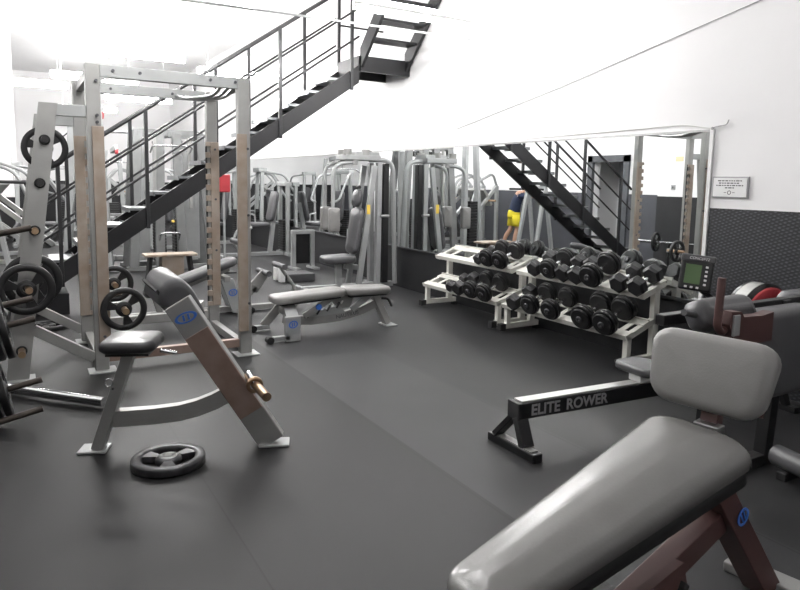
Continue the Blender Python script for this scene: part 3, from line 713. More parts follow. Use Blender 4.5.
B().beam((4.1, ry(4.1), .25), (4.36, 2.585, .40), .08, .10).make('fork', 'black_gloss', RW)
for sgn in (-1, 1): B().beam(fc + rn * sgn * .12 + Z * -.1, V((4.50, 2.57, .02)) + rn * sgn * .17, .04, .05, up=rd).make('leg', 'black_gloss', RW)
B().box((4.5, 2.57, .02), (.06, .5, .04), (rd, rn, Z), .005).make('foot_bar', 'black_gloss', RW)
# monitor on its arm
mo = V((3.86, 2.72, .93)); mf = V((-.75, -.62, .15)).normalized(); mr = Z.cross(mf).normalized(); mu = mf.cross(mr).normalized()
mr = (mr * .99 - Z * .10).normalized(); mu = mf.cross(mr).normalized()
mn = B().box(mo, (.20, .215, .04), (mr, mu, mf), .012).make('monitor', 'black_gloss', RW)
B().box(mo + mu * .105 + mf * .0, (.215, .05, .05), (mr, mu, mf), .012).make('monitor_visor', 'charcoal_pad', mn)
B().box(mo - mr * .022 - mu * .0 + mf * .021, (.098, .128, .004), (mr, mu, mf)).make('screen', 'lcd', mn)
for k in range(5): B().box(mo + mr * .058 + mu * (.055 - k * .029) + mf * .021, (.017, .014, .005), (mr, mu, mf), .002).make('button', 'white_plastic', mn)
for k in range(3): B().box(mo + mr * (-.055 + k * .036) - mu * .087 + mf * .021, (.017, .014, .005), (mr, mu, mf), .002).make('button', 'white_plastic', mn)
text('CONCEPT2', 'lettering', 'white_plastic', mn, mo + mu * .105 + mf * .026 - mr * .058, mr, mu, .024, .001, shear=.2)
B().tube([mo - mf * .02 - mu * .06, mo + V((.12, 0, -.14)), (4.22, 2.60, .62)], .018, .08, 10).make('monitor_arm', 'black_gloss', RW)

# ------------------------------------------------------------------ foreground bench
FG = thing('adjustable_bench', 'red brown framed bench in the right foreground with grey pads and raised seat', 'bench', (1.7, 1.35, 0))
fe = V((.986, .167, 0)); fn = V((-.167, .986, 0))
nl, fl_ = V((.93, 1.25, .462)), V((1.965, 1.315, .70))
lu = (fl_ - nl).normalized(); pn = lu.cross(fn); pn = pn if pn.z > 0 else -pn; fw_ = pn.cross(lu)
cen = nl + (fl_ - nl) / 2 - pn * .03
B().pad(cen, (fl_ - nl).length + .02, .21, .08, (lu, fw_, pn), .075, .035, .014, taper=1.85).make('back_pad', 'shaded_pad', FG)
B().pad(cen - pn * .055, (fl_ - nl).length - .01, .198, .06, (lu, fw_, pn), .07, .01, .0, taper=1.85).make('pad_side_shade', 'rubber', FG)  # dark layer added to give the pad its shaded side
B().box(cen - pn * .09, ((fl_ - nl).length - .15, .16, .02), (lu, fw_, pn), .004).make('pad_board', 'rubber', FG)
B().beam(cen - lu * .42 - pn * .105, cen + lu * .40 - pn * .105, .07, .05, up=pn).make('pad_frame', 'redbrown', FG)
sc_ = V((2.055, 1.372, .862)); su = V((.06, .01, .23)).normalized(); sr = V((-.074, .441, .01)).normalized(); sn = sr.cross(su); sn = sn if sn.x < 0 else -sn; sr = su.cross(sn); sr = sr if sr.y > 0 else -sr
B().pad(sc_, .265, .385, .08, (su, sr, sn), .075, .035, .005, taper=1.17).make('seat_pad', 'grey_pad', FG)
B().box(sc_ - sn * .05, (.36, .22, .02), (sr, su, sn), .004).make('pad_board', 'redbrown', FG)
B().beam(sc_ - sn * .07 + su * .05, V((2.03, 1.34, .60)), .06, .05, up=sn).make('seat_bracket', 'redbrown', FG)
B().box((2.03, 1.34, .675), (.05, .09, .04), (fe, fn, Z), .005).make('hinge', 'steel', FG)
B().beam((1.98, 1.325, .56), (2.37, 1.30, .012), .10, .085, up=(1, 0, 0)).make('leg', 'redbrown', FG)
g = B(); g.box((2.42, 1.305, .02), (.10, .30, .04), (fe, fn, Z), .006); g.make('foot_bar', 'silver', FG)
logo(FG, (2.165 - .02, 1.262, .36), (.8, 0.05, .5), (-.5, 0, .8), .035, .03)
g = B(); g.beam((2.1, 1.33, .34), (1.25, 1.19, .20), .07, .09); g.make('spine', 'redbrown', FG)
g = B(); g.prism([(1.42, 1.12, .36), (1.70, 1.17, .37), (1.74, 1.175, .26), (1.42, 1.12, .20)], fn * .03); la = g.make('ladder_plate', 'redbrown', FG)
for k in range(3): B().beam(V((1.50 + k * .085, 1.13 + k * .014, .27)), V((1.53 + k * .085, 1.135 + k * .014, .31)), .03, .025, up=fn).make('ladder_tooth', 'rubber', la)
for sgn in (-1, 1):
    c_ = V((1.22, 1.19, 0)) + fn * .22 * sgn
    B().beam(V((1.30, 1.20, .24)) + fn * .16 * sgn, c_ + Z * .04, .05, .08, up=fe).make('leg', 'redbrown', FG)
    B().cyl(c_ - fn * .03 + Z * .04 - fe * .06, c_ + fn * .03 + Z * .04 - fe * .06, .04, 18).make('wheel', 'rubber', FG)
B().beam(V((1.30, 1.20, .24)) - fn * .18, V((1.30, 1.20, .24)) + fn * .18, .06, .06).make('cross_tube', 'redbrown', FG)

# ------------------------------------------------------------------ machine at the right edge
RM = thing('leg_curl_machine', 'dark padded machine at the right edge with red brown bar hook', 'gym machine', (3.1, 1.8, 0))
B().pad((2.72, 1.775, .94), .40, .15, .12, (X, V((0, .5, .87)), V((0, -.87, .5))), .06, .05, .01).make('roller_pad', 'charcoal_pad', RM)
B().pad((3.24, 1.80, .705), .62, .43, .15, (X, V((0, .1, 1)), V((0, -1, .1))), .06, .05, .012).make('back_pad', 'charcoal_pad', RM)
B().pad((3.93, 2.05, .86), .42, .13, .14, (X, Z, V((0, -1, 0))), .06, .05, .01).make('head_pad', 'charcoal_pad', RM)
B().tube([(2.53, 1.66, 1.128), (2.52, 1.66, .92), (2.55, 1.66, .89), (2.60, 1.66, .92)], .0165, .03, 12).make('bar_hook', 'redbrown', RM)
B().prism([(2.60, 1.63, .86), (2.56, 1.63, .93), (2.575, 1.63, .985), (2.64, 1.63, .98), (2.66, 1.63, .955), (2.80, 1.63, .95), (2.88, 1.63, .96), (2.88, 1.63, .83), (2.66, 1.63, .83)], (0, .05, 0)).make('hook_plate', 'redbrown', RM)
B().box((2.60, 1.626, .925), (.045, .01, .09), bev=.003).make('wear_strip', 'silver_light', RM)
B().beam((2.86, 1.66, .895), (2.92, 1.93, .88), .05, .07).make('hook_arm', 'redbrown', RM)
for x in (2.95, 3.5): B().beam((x, 1.94, .92), (x, 1.98, .04), .07, .07, up=(0, 1, 0)).make('post', 'iron', RM)
B().beam((2.5, 1.93, .90), (3.66, 1.95, .90), .05, .05).make('pad_beam', 'iron', RM)
B().beam((2.93, 1.98, .03), (3.53, 1.98, .03), .07, .06).make('base_beam', 'iron', RM)
B().tube([(2.42, 1.75, .975), (2.52, 1.77, .95)], .014, seg=10).make('side_handle', 'charcoal_pad', RM)
t = thing('foam_roller_bar', 'black padded floor bar lying at the right edge beside the bench', 'gym machine', (3.35, 1.6, 0))
B().cyl((3.44, 1.87, .095), (3.33, 1.42, .095), .055, 20).make('padded_tube', 'charcoal_pad', t)
g = B(); g.tube([(3.66, 1.84, .16), (3.58, 1.72, .16), (3.50, 1.66, .10), (3.40, 1.64, .09)], .03, .05, 12); g.make('side_tube', 'charcoal_pad', t)
for p in ((3.42, 1.79), (3.35, 1.50)): B().box((p[0], p[1], .022), (.14, .05, .044), bev=.005).make('foot_block', 'rubber', t)

# ------------------------------------------------------------------ staircase
ST = thing('steel_staircase', 'black steel staircase with open treads rising to the mirror wall', 'staircase', (2, 8.3, 0))
YN, YF = 7.98, 8.64
b_ = .691
def zl(x): return 1.111 + b_ * (x - 1.551)         # lower edge of the stringer
for y in (YN, YF):
    g = B(); x0, x1 = .02, 3.98
    g.prism([(x0, y - .02, max(zl(x0), .0) if zl(x0) > 0 else .0), (x1, y - .02, zl(x1)), (x1, y - .02, zl(x1) + .23), (x0 - .1, y - .02, zl(x0 - .1) + .23), (x0 - .1, y - .02, 0.0), (x0, y - .02, 0.0)], (0, .04, 0))
    g.make('stringer', 'stair', ST)
n = 15
for k in range(n):
    z = 2.98 * (k + 1) / (n + 1) + .02; x = (z - 1.295) / b_ + 1.556 - .08
    if z > 2.9: break
    g = B(); g.box((x, (YN + YF) / 2, z), (.25, YF - YN - .04, .03)); g.box((x - .122, (YN + YF) / 2, z - .012), (.012, YF - YN - .04, .045)); g.box((x + .122, (YN + YF) / 2, z + .012), (.012, YF - YN - .04, .045))
    g.make('tread', 'stair_tread', ST)
g = B(); g.box((4.375, (YN + YF) / 2, 3.10), (.75, YF - YN + .04, .05)); g.make('landing', 'stair', ST)
g = B(); g.box((4.375, YN - .01, 3.04), (.75, .04, .20)); g.box((4.375, YF + .01, 3.04), (.75, .04, .20)); g.box((4.0, (YN + YF) / 2, 3.04), (.04, YF - YN, .2)); g.make('landing_frame', 'stair', ST)
for x in (4.02, 4.70):
    g = B(); g.prism([(x - .02, YN, 2.96), (x - .02, YN, 3.24), (x - .02, YN - 1.5, 4.68), (x - .02, YN - 1.75, 4.68), ], (.04, 0, 0)); g.make('stringer', 'stair', ST)
for k in range(7):
    z = 3.12 + (k + 1) * .2; y = YN - (z - 3.15) * 1.0 - .02
    B().box((4.36, y, z), (.64, .24, .03)).make('tread', 'stair', ST)
# rails and posts on both sides
def zn(x): return 1.29 + b_ * (x - 1.555)
nearposts, farposts = (.42, 1.313, 2.10, 2.891, 3.866), (.55, 1.25, 2.02, 2.72, 3.50)
for y, posts, s in ((YN - .03, nearposts, 0), (YF + .03, farposts, 1)):
    for x in posts: B().beam((x, y, zn(x) - .2), (x, y, zn(x) + 1.12), .04, .04, up=(0, 1, 0), bev=.003).make('rail_post', 'rail', ST)
    B().tube([(.15, y, zn(.15) + 1.13), (3.97, y, zn(3.97) + 1.13)], .021, seg=10).make('handrail', 'rail', ST)
    for dz in (.78, .42): B().tube([(.15, y, zn(.15) + dz), (3.97, y, zn(3.97) + dz)], .014, seg=8).make('mid_rail', 'rail', ST)
for x in (4.0,):
    for k, y in enumerate((YF, 7.6, 6.9)): B().beam((x, y, 3.1 + max(0, (YN - y)) * 1.0), (x, y, 4.2 + max(0, (YN - y)) * .35), .04, .04, up=(0, 1, 0)).make('rail_post', 'rail', ST) if k == 0 else None
    B().tube([(x, YF, 3.65), (4.7, YF, 3.65)], .014, seg=8).make('mid_rail', 'rail', ST)
B().box((.30, 8.2, .115), (.36, .5, .23), bev=.004).make('bottom_step', 'stair', ST)

# ------------------------------------------------------------------ pec fly machine by the mirror
PF = thing('chest_fly_machine', 'silver chest fly machine with two hanging arm pads beside the mirror', 'gym machine', (3.95, 8.3, 0))
py = 8.2; 
def P(x, z, dy=0): return V((x, py + dy, z))
B().beam(P(3.25, .045), P(4.66, .045), .08, .07).make('base_beam', 'silver_light', PF)
B().beam(P(3.30, .035, -.3), P(3.30, .035, .3), .07, .06).make('base_beam', 'silver_light', PF)
B().beam(P(4.40, .035, -.35), P(4.40, .035, .35), .07, .06).make('base_beam', 'silver_light', PF)
B().beam(P(3.82, .08), P(3.80, .40), .07, .08, up=(1, 0, 0)).make('seat_post', 'silver_light', PF)
B().pad(P(3.80, .435), .46, .40, .10, (V((1, 0, .03)), Y, V((-.03, 0, 1))), .12, .035, .015).make('seat_pad', 'charcoal_pad', PF)
B().beam(P(3.9, .33), P(4.15, .30), .06, .07).make('seat_arm', 'silver_light', PF)
bu = V((.16, 0, .98)).normalized(); bn = V((-.98, 0, .16)).normalized()
B().pad(P(4.055, .82), .64, .33, .08, (bu, Y, bn), .10, .035, .02).make('back_pad', 'charcoal_pad', PF)
B().pad(P(4.085, 1.27), .24, .22, .075, (bu, Y, bn), .09, .03, .02).make('head_pad', 'charcoal_pad', PF)
B().cyl(P(4.10, 1.42, -.05), P(4.10, 1.42, .05), .025, 12).make('adjuster_knob', 'rubber', PF)
for s in (-1, 1): B().beam(P(4.04, .06, s * .16), P(4.27, 1.72, s * .16), .05, .075, up=(1, 0, 0)).make('slanted_post', 'silver_light', PF)
tg = B().box(P(4.17, 1.12, -.187), (.05, .004, .13), bev=.001).make('sticker', 'yellow_sticker', PF)
B().box(P(4.455, .92, -.12), (.085, .10, 1.66), bev=.006).make('stack_shroud', 'black_gloss', PF)
for s in (-1, 1): B().beam(P(4.36 + .01 * s, .08, s * .12), P(4.36, 1.76, s * .12), .07, .08, up=(0, 1, 0)).make('stack_post', 'silver_light', PF)
B().cyl(P(4.34, 1.03, -.22), P(4.46, 1.03, -.24), .022, 12).make('pin_handle', 'steel', PF)
B().tube([P(4.25, 1.80, -.05), P(4.62, 1.80, -.05), P(4.68, .05, -.05)], .034, .20, 14).make('outer_tube', 'silver_light', PF)
g = B(); g.box(P(4.10, 1.82), (.52, .36, .07), bev=.008); g.box(P(4.18, 1.875), (.36, .28, .05), bev=.006); g.make('top_housing', 'silver_light', PF)
for x, dy in ((3.88, -.12), (3.95, .22), (4.15, -.12), (4.3, .1)): B().cyl(P(x, 1.85, dy), P(x, 1.93, dy), .055, 18).make('pulley', 'silver', PF)
for dy, x in ((-.14, 3.66), (.26, 3.72)):
    a = B().tube([P(3.98, 1.76, dy), P(x, 1.72, dy), P(x, 1.12, dy)], .026, .16, 12).make('arm', 'silver_light', PF)
    B().cyl(P(3.98, 1.72, dy), P(3.98, 1.83, dy), .04, 16).make('pivot', 'steel', a)
    B().pad(P(x, .985, dy - .04), .32, .15, .09, (Z, X, V((0, -1, 0))), .03, .025, .012).make('arm_pad', 'grey_pad', PF)

# ------------------------------------------------------------------ multi gym tower beyond the stairs
MG = thing('multi_gym', 'big silver cable tower with black weight stacks behind the stairs', 'gym machine', (2.15, 11.5, 0))
for x, y, tx in ((1.62, 11.2, .12), (2.02, 11.2, .05), (2.38, 11.2, -.05), (2.86, 11.2, -.16), (1.62, 11.9, .12), (2.86, 11.9, -.16)):
    B().beam((x, y, .05), (x + tx, y + (.1 if y < 11.5 else -.1), 2.22), .14, .09, up=(0, 1, 0)).make('tower_post', 'tower', MG)
for y in (11.3, 11.8): B().beam((1.68, y, 2.22), (2.74, y, 2.22), .07, .10).make('top_beam', 'tower', MG)
for x in (1.7, 2.22, 2.72): B().beam((x, 11.25, 2.2), (x, 11.85, 2.2), .06, .09).make('top_beam', 'tower', MG)
for y in (11.2, 11.9): B().beam((1.5, y, .04), (2.98, y, .04), .08, .07).make('base_beam', 'tower', MG)
for x in (2.07, 2.38):
    st = B()
    for k in range(14): st.box((x, 11.5, .14 + k * .05), (.17, .26, .045), bev=.004)
    st.make('weight_stack', 'rubber', MG)
    for dx in (-.06, .06): B().cyl((x + dx, 11.5, .08), (x + dx, 11.5, 2.18), .009, 8).make('guide_rod', 'chrome', MG)
    B().cyl((x, 11.36, 2.08), (x, 11.64, 2.08), .06, 18).make('pulley', 'rubber', MG)
    B().cyl((x, 11.5, .84), (x, 11.5, 2.05), .004, 6).make('cable', 'rubber', MG)
B().tube([(1.9, 11.15, 1.9), (1.9, 10.9, 2.0), (2.5, 10.9, 2.0), (2.5, 11.15, 1.9)], .016, .08, 8).make('lat_bar', 'chrome', MG)
B().cyl((2.22, 11.17, .80), (2.22, 11.1, .80), .02, 10).make('selector_pin', 'yellow_sticker', MG)
for x, w_ in ((1.82, .24), (2.62, .26)): B().box((x, 11.62, 1.12), (w_, .05, 2.0), bev=.01).make('shroud', 'silver_light', MG)
for x in (1.95, 2.52): B().beam((x, 11.18, 1.0), (x + (.02 if x < 2 else -.02), 11.18, 2.15), .05, .05, up=(0, 1, 0)).make('cable_post', 'silver', MG)
B().tube([(2.0, 11.12, .5), (2.0, 11.0, .62), (2.3, 11.0, .62), (2.3, 11.12, .5)], .016, .06, 8).make('low_handle', 'chrome', MG)
t = thing('bench_board', 'worn board topped low bench in front of the cable tower', 'bench', (1.93, 9.6, 0))
B().box((1.86, 9.6, .43), (.70, .30, .035), bev=.008).make('board', 'board', t); B().box((1.88, 9.6, .21), (.3, .22, .40), bev=.006).make('pedestal', 'worn', t)
for x in (1.60, 2.12): B().beam((x, 9.6, .41), (x + (-.05 if x < 1.9 else .05), 9.6, .02), .04, .2, up=(0, 1, 0)).make('leg', 'rubber', t)

# generic selector machines ------------------------------------------------------------
def seated_machine(loc, rot, label, style=0, padm='charcoal_pad', framem='silver_light'):
    t = thing(('seated_press_machine', 'leg_extension_machine', 'pulldown_machine', 'leg_press_machine')[style], label, 'gym machine', (0, 0, 0))
    def mk(bd, n, m, p=None): return bd.make(n, m, p or t)
    mk(B().beam((-.75, 0, .04), (.65, 0, .04), .08, .07), 'base_beam', framem)
    for x in (-.72, .6): mk(B().beam((x, -.38, .035), (x, .38, .035), .07, .06), 'base_beam', framem)
    if style == 0:
        for s in (-1, 1):
            mk(B().beam((.55, s * .2, .07), (.50, s * .16, 1.75), .07, .08, up=(1, 0, 0)), 'frame_post', framem)
            mk(B().tube([(.45, s * .2, 1.68), (.05, s * .42, 1.62), (-.30, s * .40, 1.05), (-.35, s * .22, 1.0)], .027, .12, 10), 'press_arm', framem)
        st = B()
        for k in range(14): st.box((.5, 0, .13 + k * .05), (.14, .26, .045), bev=.004)
        mk(st, 'weight_stack', 'rubber'); mk(B().box((.5, 0, 1.72), (.2, .42, .1), bev=.01), 'top_housing', framem)
        mk(B().beam((0, 0, .06), (0, 0, .42), .07, .08, up=(1, 0, 0)), 'seat_post', framem)
        mk(B().pad((-.02, 0, .47), .42, .38, .08, (X, Y, Z), .1, .03, .012), 'seat_pad', padm)
        mk(B().pad((.24, 0, .92), .72, .32, .08, (V((.12, 0, 1)), Y, V((-1, 0, .12))), .1, .03, .015), 'back_pad', padm)
    elif style == 1:
        mk(B().beam((.30, 0, .06), (.42, 0, 1.05), .08, .08, up=(1, 0, 0)), 'frame_post', framem)
        mk(B().pad((.02, 0, .62), .5, .42, .08, (X, Y, Z), .1, .03, .012), 'seat_pad', padm)
        mk(B().pad((.36, 0, .98), .6, .36, .08, (V((.2, 0, 1)), Y, V((-1, 0, .2))), .1, .03, .015), 'back_pad', padm)
        mk(B().tube([(-.12, .2, .58), (-.3, .2, .5), (-.38, .2, .24), (-.2, .2, .08)], .028, .1, 12), 'curved_tube', framem)
        mk(B().tube([(-.12, -.2, .58), (-.3, -.2, .5), (-.38, -.2, .24), (-.2, -.2, .08)], .028, .1, 12), 'curved_tube', framem)
        mk(B().cyl((-.36, -.3, .3), (-.36, .3, .3), .055, 16), 'shin_roller', padm)
        mk(B().tube([(.1, .27, .55), (.1, .3, .8), (-.05, .3, .82)], .018, .06, 10), 'handle', framem)
        for s in (-1, 1): mk(B().beam((.6, s * .2, .06), (.6, s * .2, 1.42), .06, .07, up=(0, 1, 0)), 'stack_post', framem)
        st = B()
        for k in range(12): st.box((.6, 0, .13 + k * .05), (.14, .26, .045), bev=.004)
        mk(st, 'weight_stack', 'rubber'); mk(B().box((.6, 0, 1.42), (.14, .48, .08), bev=.01), 'top_housing', framem)
    elif style == 2:
        for s in (-1, 1): mk(B().beam((.5, s * .25, .06), (.42, s * .14, 2.1), .08, .09, up=(0, 1, 0)), 'frame_post', framem)
        mk(B().beam((.45, 0, 2.08), (-.35, 0, 2.14), .08, .10), 'top_beam', framem)
        mk(B().cyl((-.32, -.03, 2.05), (-.32, .03, 2.05), .06, 16), 'pulley', 'red')
        mk(B().cyl((-.32, 0, 2.0), (-.32, 0, 1.82), .005, 6), 'cable', 'rubber')
        mk(B().tube([(-.32, -.55, 1.70), (-.32, -.40, 1.82), (-.32, .40, 1.82), (-.32, .55, 1.70)], .015, .08, 8), 'lat_bar', 'chrome')
        st = B()
        for k in range(16): st.box((.46, 0, .13 + k * .05), (.14, .24, .045), bev=.004)
        mk(st, 'weight_stack', 'rubber')
        mk(B().beam((-.2, 0, .06), (-.2, 0, .42), .07, .08, up=(1, 0, 0)), 'seat_post', framem)
        mk(B().pad((-.25, 0, .47), .36, .34, .08, (X, Y, Z), .1, .03, .012), 'seat_pad', padm)
        mk(B().cyl((.0, -.22, .62), (.0, .22, .62), .06, 16), 'thigh_roller', padm)
    else:
        for s in (-1, 1):
            mk(B().beam((-.7, s * .28, .35), (.6, s * .28, 1.45), .06, .08), 'slide_rail', framem)
            mk(B().beam((.6, s * .3, .05), (.6, s * .28, 1.45), .07, .08, up=(1, 0, 0)), 'frame_post', framem)
            mk(B().tube([(.6, s * .28, 1.45), (.35, s * .34, 1.75), (-.2, s * .34, 1.55), (-.4, s * .3, 1.0)], .03, .15, 10), 'lever_arm', framem)
            mk(B().cyl((.25, s * .32, 1.10), (.25, s * .52, 1.10), .025, 12), 'plate_horn', 'brass')
        mk(B().box((.25, 0, 1.18), (.08, .6, .5), (V((.76, 0, .64)).normalized(), Y, V((-.64, 0, .76)).normalized()), .01), 'foot_platform', 'silver')
        mk(B().pad((-.72, 0, .55), .62, .42, .09, (V((-.62, 0, .78)), Y, V((.78, 0, .62))), .1, .03, .015), 'back_pad', padm)
        mk(B().pad((-.45, 0, .32), .36, .42, .08, (X, Y, Z), .1, .03, .012), 'seat_pad', padm)
    t.location = loc; t.rotation_euler = (0, 0, math.radians(rot))
    return t
def world(t, p):
    return Matrix.Translation(t.location) @ t.rotation_euler.to_matrix().to_4x4() @ V(p)
seated_machine((4.05, 12.6, 0), 0, 'silver leg extension machine with curved foot tube beside the mirror', 1)
seated_machine((-.05, 12.9, 0), 165, 'plate loaded leg press behind the foot of the stairs', 3)
pdm = seated_machine((1.2, 12.05, 0), 250, 'pulldown machine with red pulley rising behind the stairs', 2); pdm.scale = (1.24, 1.24, 1.24)
seated_machine((3.0, 14.3, 0), 150, 'seated press beyond the cable tower', 0)
seated_machine((3.95, 15.2, 0), 0, 'seated press machine far along the mirror, behind the leg extension', 0)
seated_machine((3.95, 17.6, 0), 0, 'leg extension machine at the far end of the mirror', 1)
seated_machine((2.0, 16.2, 0), 90, 'pulldown machine in the middle of the far end', 2)
seated_machine((-.65, 14.3, 0), 180, 'plate loaded leg press along the left wall beyond the person', 3)
seated_machine((.6, 16.0, 0), 180, 'seated press in front of the far return wall', 0)
seated_machine((2.9, 20.2, 0), 180, 'plate loaded leg press before the end wall', 3)
seated_machine((1.2, 20.6, 0), 270, 'seated press before the end wall', 0)
# slanting dip frame and a racked barbell, both seen in the mirror only
t = thing('dip_frame', 'silver dip frame with slanting posts seen in the mirror beside the person', 'gym machine', (-.3, 10.9, 0))
for s_ in (-1, 1):
    B().beam((-.3 - .24, 10.9 + s_ * .3, .03), (-.3, 10.9 + s_ * .26, 1.5), .06, .08, up=(0, 1, 0)).make('slanted_post', 'silver_light', t)
    B().beam((-.3 + .24, 10.9 + s_ * .3, .03), (-.3, 10.9 + s_ * .26, 1.5), .06, .08, up=(0, 1, 0)).make('slanted_post', 'silver_light', t)
    B().cyl((-.3, 10.9 + s_ * .26, 1.4), (.2, 10.9 + s_ * .3, 1.4), .022, 12).make('grip_bar', 'rubber', t)
B().beam((-.3, 10.64, 1.45), (-.3, 11.16, 1.45), .06, .06).make('cross_beam', 'silver_light', t)
t = thing('bar_stand', 'pair of low black stands that carry the barbell, seen in the mirror', 'rack', (-.95, 7.1, 0))
ba, bb = V((-.55, 8.32, .50)), V((-1.18, 6.22, .50)); bd_ = (bb - ba).normalized()
for k in (.55, 1.6):
    p = ba + bd_ * k
    B().beam((p.x, p.y, .02), (p.x, p.y, .455), .06, .06, up=(0, 1, 0)).make('post', 'rubber', t); B().box((p.x, p.y, .015), (.3, .3, .03), bev=.005).make('foot_plate', 'rubber', t); B().box((p.x, p.y, .47), (.06, .10, .025)).make('cradle', 'rubber', t)
t = thing('barbell', 'steel barbell resting on low stands, seen at the right end of the mirror', 'barbell', tuple(ba + bd_ * 1.1))
B().cyl(ba + bd_ * .4, bb - bd_ * .4, .0145, 12).make('shaft', 'chrome', t)
for p, q_ in ((ba, ba + bd_ * .40), (bb, bb - bd_ * .40)): B().cyl(p, q_, .025, 16).make('sleeve', 'chrome', t)
plate('weight_plate', 'black plate on the visible sleeve of the barbell in the mirror', ba + bd_ * .33, bd_, .18, .04, 'plates on the racked barbell')
tag(B().box((2.88, 10.45, 1.43), (.17, .05, .28), bev=.02).make('hanging_towel', 'red', origin=(2.88, 10.45, 1.2)), 'red cloth hung up on a stand beyond the right rear rack upright', 'towel')
t = thing('stand', 'slim grey stand carrying the red cloth', 'stand', (2.88, 10.51, 0)); B().cyl((2.88, 10.51, .02), (2.88, 10.51, 1.55), .02, 12).make('pole', 'silver_light', t); B().box((2.88, 10.51, .012), (.3, .3, .024), bev=.005).make('foot_plate', 'iron', t)
# low frame by the mirror
t = thing('low_row_frame', 'low silver cable frame with dark panel beside the mirror', 'gym machine', (4.21, 10.5, 0))
for x in (4.04, 4.38): B().beam((x, 10.5, .02), (x, 10.5, .66), .075, .075, up=(0, 1, 0)).make('post', 'silver_light', t)
B().beam((4.02, 10.5, .63), (4.40, 10.5, .63), .08, .07).make('top_beam', 'silver_light', t)
B().box((4.21, 10.52, .34), (.26, .03, .5), bev=.004).make('panel', 'black_gloss', t)
for x in (4.04, 4.38): B().box((x, 10.45, .02), (.09, .4, .04), bev=.004).make('foot_bar', 'silver_light', t)
t = thing('foot_platform', 'low grey foot platform with white stops in front of the chest fly machine', 'platform', (3.55, 9.3, 0))
B().box((3.62, 9.3, .06), (.45, .4, .12), bev=.01).make('deck', 'charcoal_pad', t); B().box((3.36, 9.2, .10), (.08, .1, .2), bev=.01).make('stop', 'white_plastic', t); B().box((3.36, 9.42, .10), (.08, .1, .2), bev=.01).make('stop', 'white_plastic', t)
# leaning barbell in the far left
t = thing('leaning_bar', 'long steel bar leaning upright at the far left edge', 'barbell', (-.02, 16.9, 0))
B().cyl((.12, 16.7, .01), (-.0, 17.28, 2.05), .015, 10).make('shaft', 'steel', t); B().cyl((.12, 16.7, .01), (.097, 16.81, .4), .025, 12).make('sleeve', 'chrome', t)

# ------------------------------------------------------------------ person seen in the mirror
def skin_mesh(name, joints, edges, m, parent, origin, root=0, sub=1):
    me = bpy.data.meshes.new(name); me.from_pydata([tuple(V(j[0]) - V(origin)) for j in joints], edges, [])
    o = bpy.data.objects.new(name, me); COL.objects.link(o)
    md = o.modifiers.new('Skin', 'SKIN'); md.use_smooth_shade = True
    if not me.skin_vertices: me.attributes.new  # layer is made by the modifier
    lay = me.skin_vertices[0].data if len(me.skin_vertices) else None
    if lay is None:
        bm = bmesh.new(); bm.from_mesh(me); bm.verts.layers.skin.verify(); bm.to_mesh(me); bm.free(); lay = me.skin_vertices[0].data
    for i, j in enumerate(joints):
        r = j[1]; lay[i].radius = r if isinstance(r, tuple) else (r, r); lay[i].use_root = (i == root)
    sd = o.modifiers.new('Sub', 'SUBSURF'); sd.levels = sub; sd.render_levels = sub
    dg = bpy.context.evaluated_depsgraph_get(); dg.update(); m2 = bpy.data.meshes.new_from_object(o.evaluated_get(dg))
    COL.objects.unlink(o); bpy.data.objects.remove(o); bpy.data.meshes.remove(me)
    for p in m2.polygons: p.use_smooth = True
    m2.materials.clear(); m2.materials.append(M[m]); ob = bpy.data.objects.new(name, m2); COL.objects.link(ob)
    if parent: ob.parent = parent
    else: ob.location = origin
    return ob
PERSON_S = .9
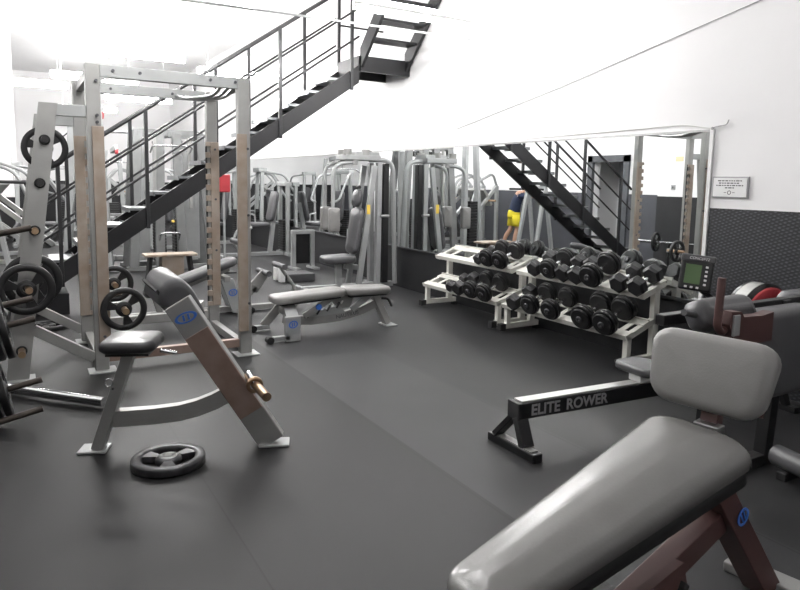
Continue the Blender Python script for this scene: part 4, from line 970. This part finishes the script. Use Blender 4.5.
def person():
    o = V((-.70, 12.1, 0)); F = V((-.78, -.62, 0)).normalized(); S = V((F.y, -F.x, 0))   # F: facing, S: to the person's right
    def q(f, s, z): return o + (F * f + S * s + Z * z) * PERSON_S
    J = [(q(0, 0, .95), (.15, .11)), (q(.03, 0, 1.12), (.14, .10)), (q(.10, 0, 1.34), (.16, .105)), (q(.14, 0, 1.43), (.12, .08)), (q(.20, 0, 1.47), .055), (q(.27, 0, 1.51), (.07, .075)), (q(.33, 0, 1.58), (.075, .085)), (q(.35, 0, 1.64), (.05, .055)),
         (q(.12, -.19, 1.40), .06), (q(.36, -.22, 1.36), .044), (q(.60, -.16, 1.38), .034), (q(.70, -.14, 1.38), (.04, .022)),
         (q(.12, .19, 1.40), .06), (q(.36, .23, 1.34), .044), (q(.60, .17, 1.36), .034), (q(.70, .15, 1.36), (.04, .022)),
         (q(.02, -.10, .86), .095), (q(.10, -.11, .50), .062), (q(.05, -.12, .30), .058), (q(.02, -.12, .09), .04), (q(.14, -.13, .04), .038),
         (q(-.02, .10, .86), .095), (q(-.06, .11, .50), .062), (q(-.18, .12, .32), .058), (q(-.25, .12, .09), .04), (q(-.13, .13, .04), .038)]
    E = [(0, 1), (1, 2), (2, 3), (3, 4), (4, 5), (5, 6), (6, 7), (3, 8), (8, 9), (9, 10), (10, 11), (3, 12), (12, 13), (13, 14), (14, 15), (0, 16), (16, 17), (17, 18), (18, 19), (19, 20), (0, 21), (21, 22), (22, 23), (23, 24), (24, 25)]
    for hand, base in ((11, q(.70, -.14, 1.38)), (15, q(.70, .15, 1.36))):
        for k in range(4):
            i = len(J); J.append((base + F * .07 + S * (-.03 + .02 * k) + Z * -.01, .0095)); J.append((base + F * (.105 + (.012, .02, .015, 0)[k]) + S * (-.034 + .023 * k) - Z * .025, .008)); E += [(hand, i), (i, i + 1)]
        i = len(J); J.append((base + F * .02 + S * (.045 if hand == 11 else -.045) - Z * .01, .010)); J.append((base + F * .06 + S * (.06 if hand == 11 else -.06) - Z * .02, .009)); E += [(hand, i), (i, i + 1)]
    b = skin_mesh('person', J, E, 'skin', None, o); tag(b, 'person in navy top and yellow shorts leaning forward, seen in the mirror', 'person')
    def loft(bd, rings, seg=18):
        vs = []; fs = []
        for (f, s_, z, rx, ry) in rings:
            for k in range(seg):
                a = 2 * PI * k / seg; vs.append(q(f + ry * math.sin(a), s_ + rx * math.cos(a), z))
        n = len(rings)
        for i in range(n - 1):
            for k in range(seg): fs.append((i * seg + k, i * seg + (k + 1) % seg, (i + 1) * seg + (k + 1) % seg, (i + 1) * seg + k))
        fs += [tuple(range(seg))[::-1], tuple((n - 1) * seg + k for k in range(seg))]
        return bd.add(vs, fs, True)
    g = loft(B(), [(0, 0, .90, .20, .155), (.01, 0, .98, .195, .15), (.03, 0, 1.12, .185, .145), (.08, 0, 1.28, .20, .145), (.12, 0, 1.38, .215, .13), (.14, 0, 1.44, .16, .11), (.16, 0, 1.48, .085, .085)])
    for s_ in (-1, 1): g.tube([q(.11, s_ * .17, 1.385), q(.20, s_ * .205, 1.375), q(.33, s_ * .222, 1.36)], .075 * PERSON_S, .1, 12)
    g.make('shirt', 'navy', b)
    g = loft(B(), [(0, 0, 1.0, .185, .14), (0, 0, .92, .205, .165), (0, 0, .84, .215, .17), (0, 0, .78, .20, .155)])
    loft(g, [(.02, -.10, .88, .12, .13), (.06, -.11, .72, .125, .125), (.08, -.115, .58, .125, .12)])
    loft(g, [(-.01, .10, .88, .12, .13), (-.03, .11, .72, .125, .125), (-.045, .115, .58, .125, .12)])
    g.make('shorts', 'yellow', b)
    skin_mesh('hair', [(q(.28, 0, 1.57), (.075, .085)), (q(.31, 0, 1.64), (.084, .09)), (q(.345, 0, 1.68), .06)], [(0, 1), (1, 2)], 'hair', b, o)
    for s, f in ((-.12, .0), (.12, -.27)):
        skin_mesh('shoe', [(q(f - .0, s, .05), .05), (q(f + .09, s, .042), .046), (q(f + .17, s, .036), .036)], [(0, 1), (1, 2)], 'shoe', b, o)
person()

# ------------------------------------------------------------------ world, camera
w = bpy.data.worlds.new('World'); SC.world = w; w.use_nodes = True
w.node_tree.nodes['Background'].inputs[0].default_value = (.8, .85, 1, 1); w.node_tree.nodes['Background'].inputs[1].default_value = .02
cam = bpy.data.cameras.new('Camera'); co = bpy.data.objects.new('Camera', cam); COL.objects.link(co); SC.camera = co
yaw, pit, rol = math.radians(30.898), math.radians(6.677), math.radians(1.085)
fw = V((math.sin(yaw) * math.cos(pit), math.cos(yaw) * math.cos(pit), -math.sin(pit)))
r0 = V((math.cos(yaw), -math.sin(yaw), 0)); u0 = r0.cross(fw)
r1 = r0 * math.cos(rol) + u0 * math.sin(rol); u1 = -r0 * math.sin(rol) + u0 * math.cos(rol)
mx = Matrix((r1, u1, -fw)).transposed().to_4x4(); mx.translation = V((0, 0, 1.5)); co.matrix_world = mx
cam.sensor_width = 36; cam.lens = 657.955 / 800 * 36; cam.shift_x = (400 - 406.825) / 800; cam.shift_y = (259.332 - 295) / 800
cam.clip_start = .02
vs_ = SC.view_settings; vs_.view_transform = 'Standard'; vs_.look = 'None'; vs_.exposure = 0.7; vs_.gamma = 1; vs_.use_curve_mapping = False
SC.cycles.max_bounces = 8; SC.cycles.use_denoising = True
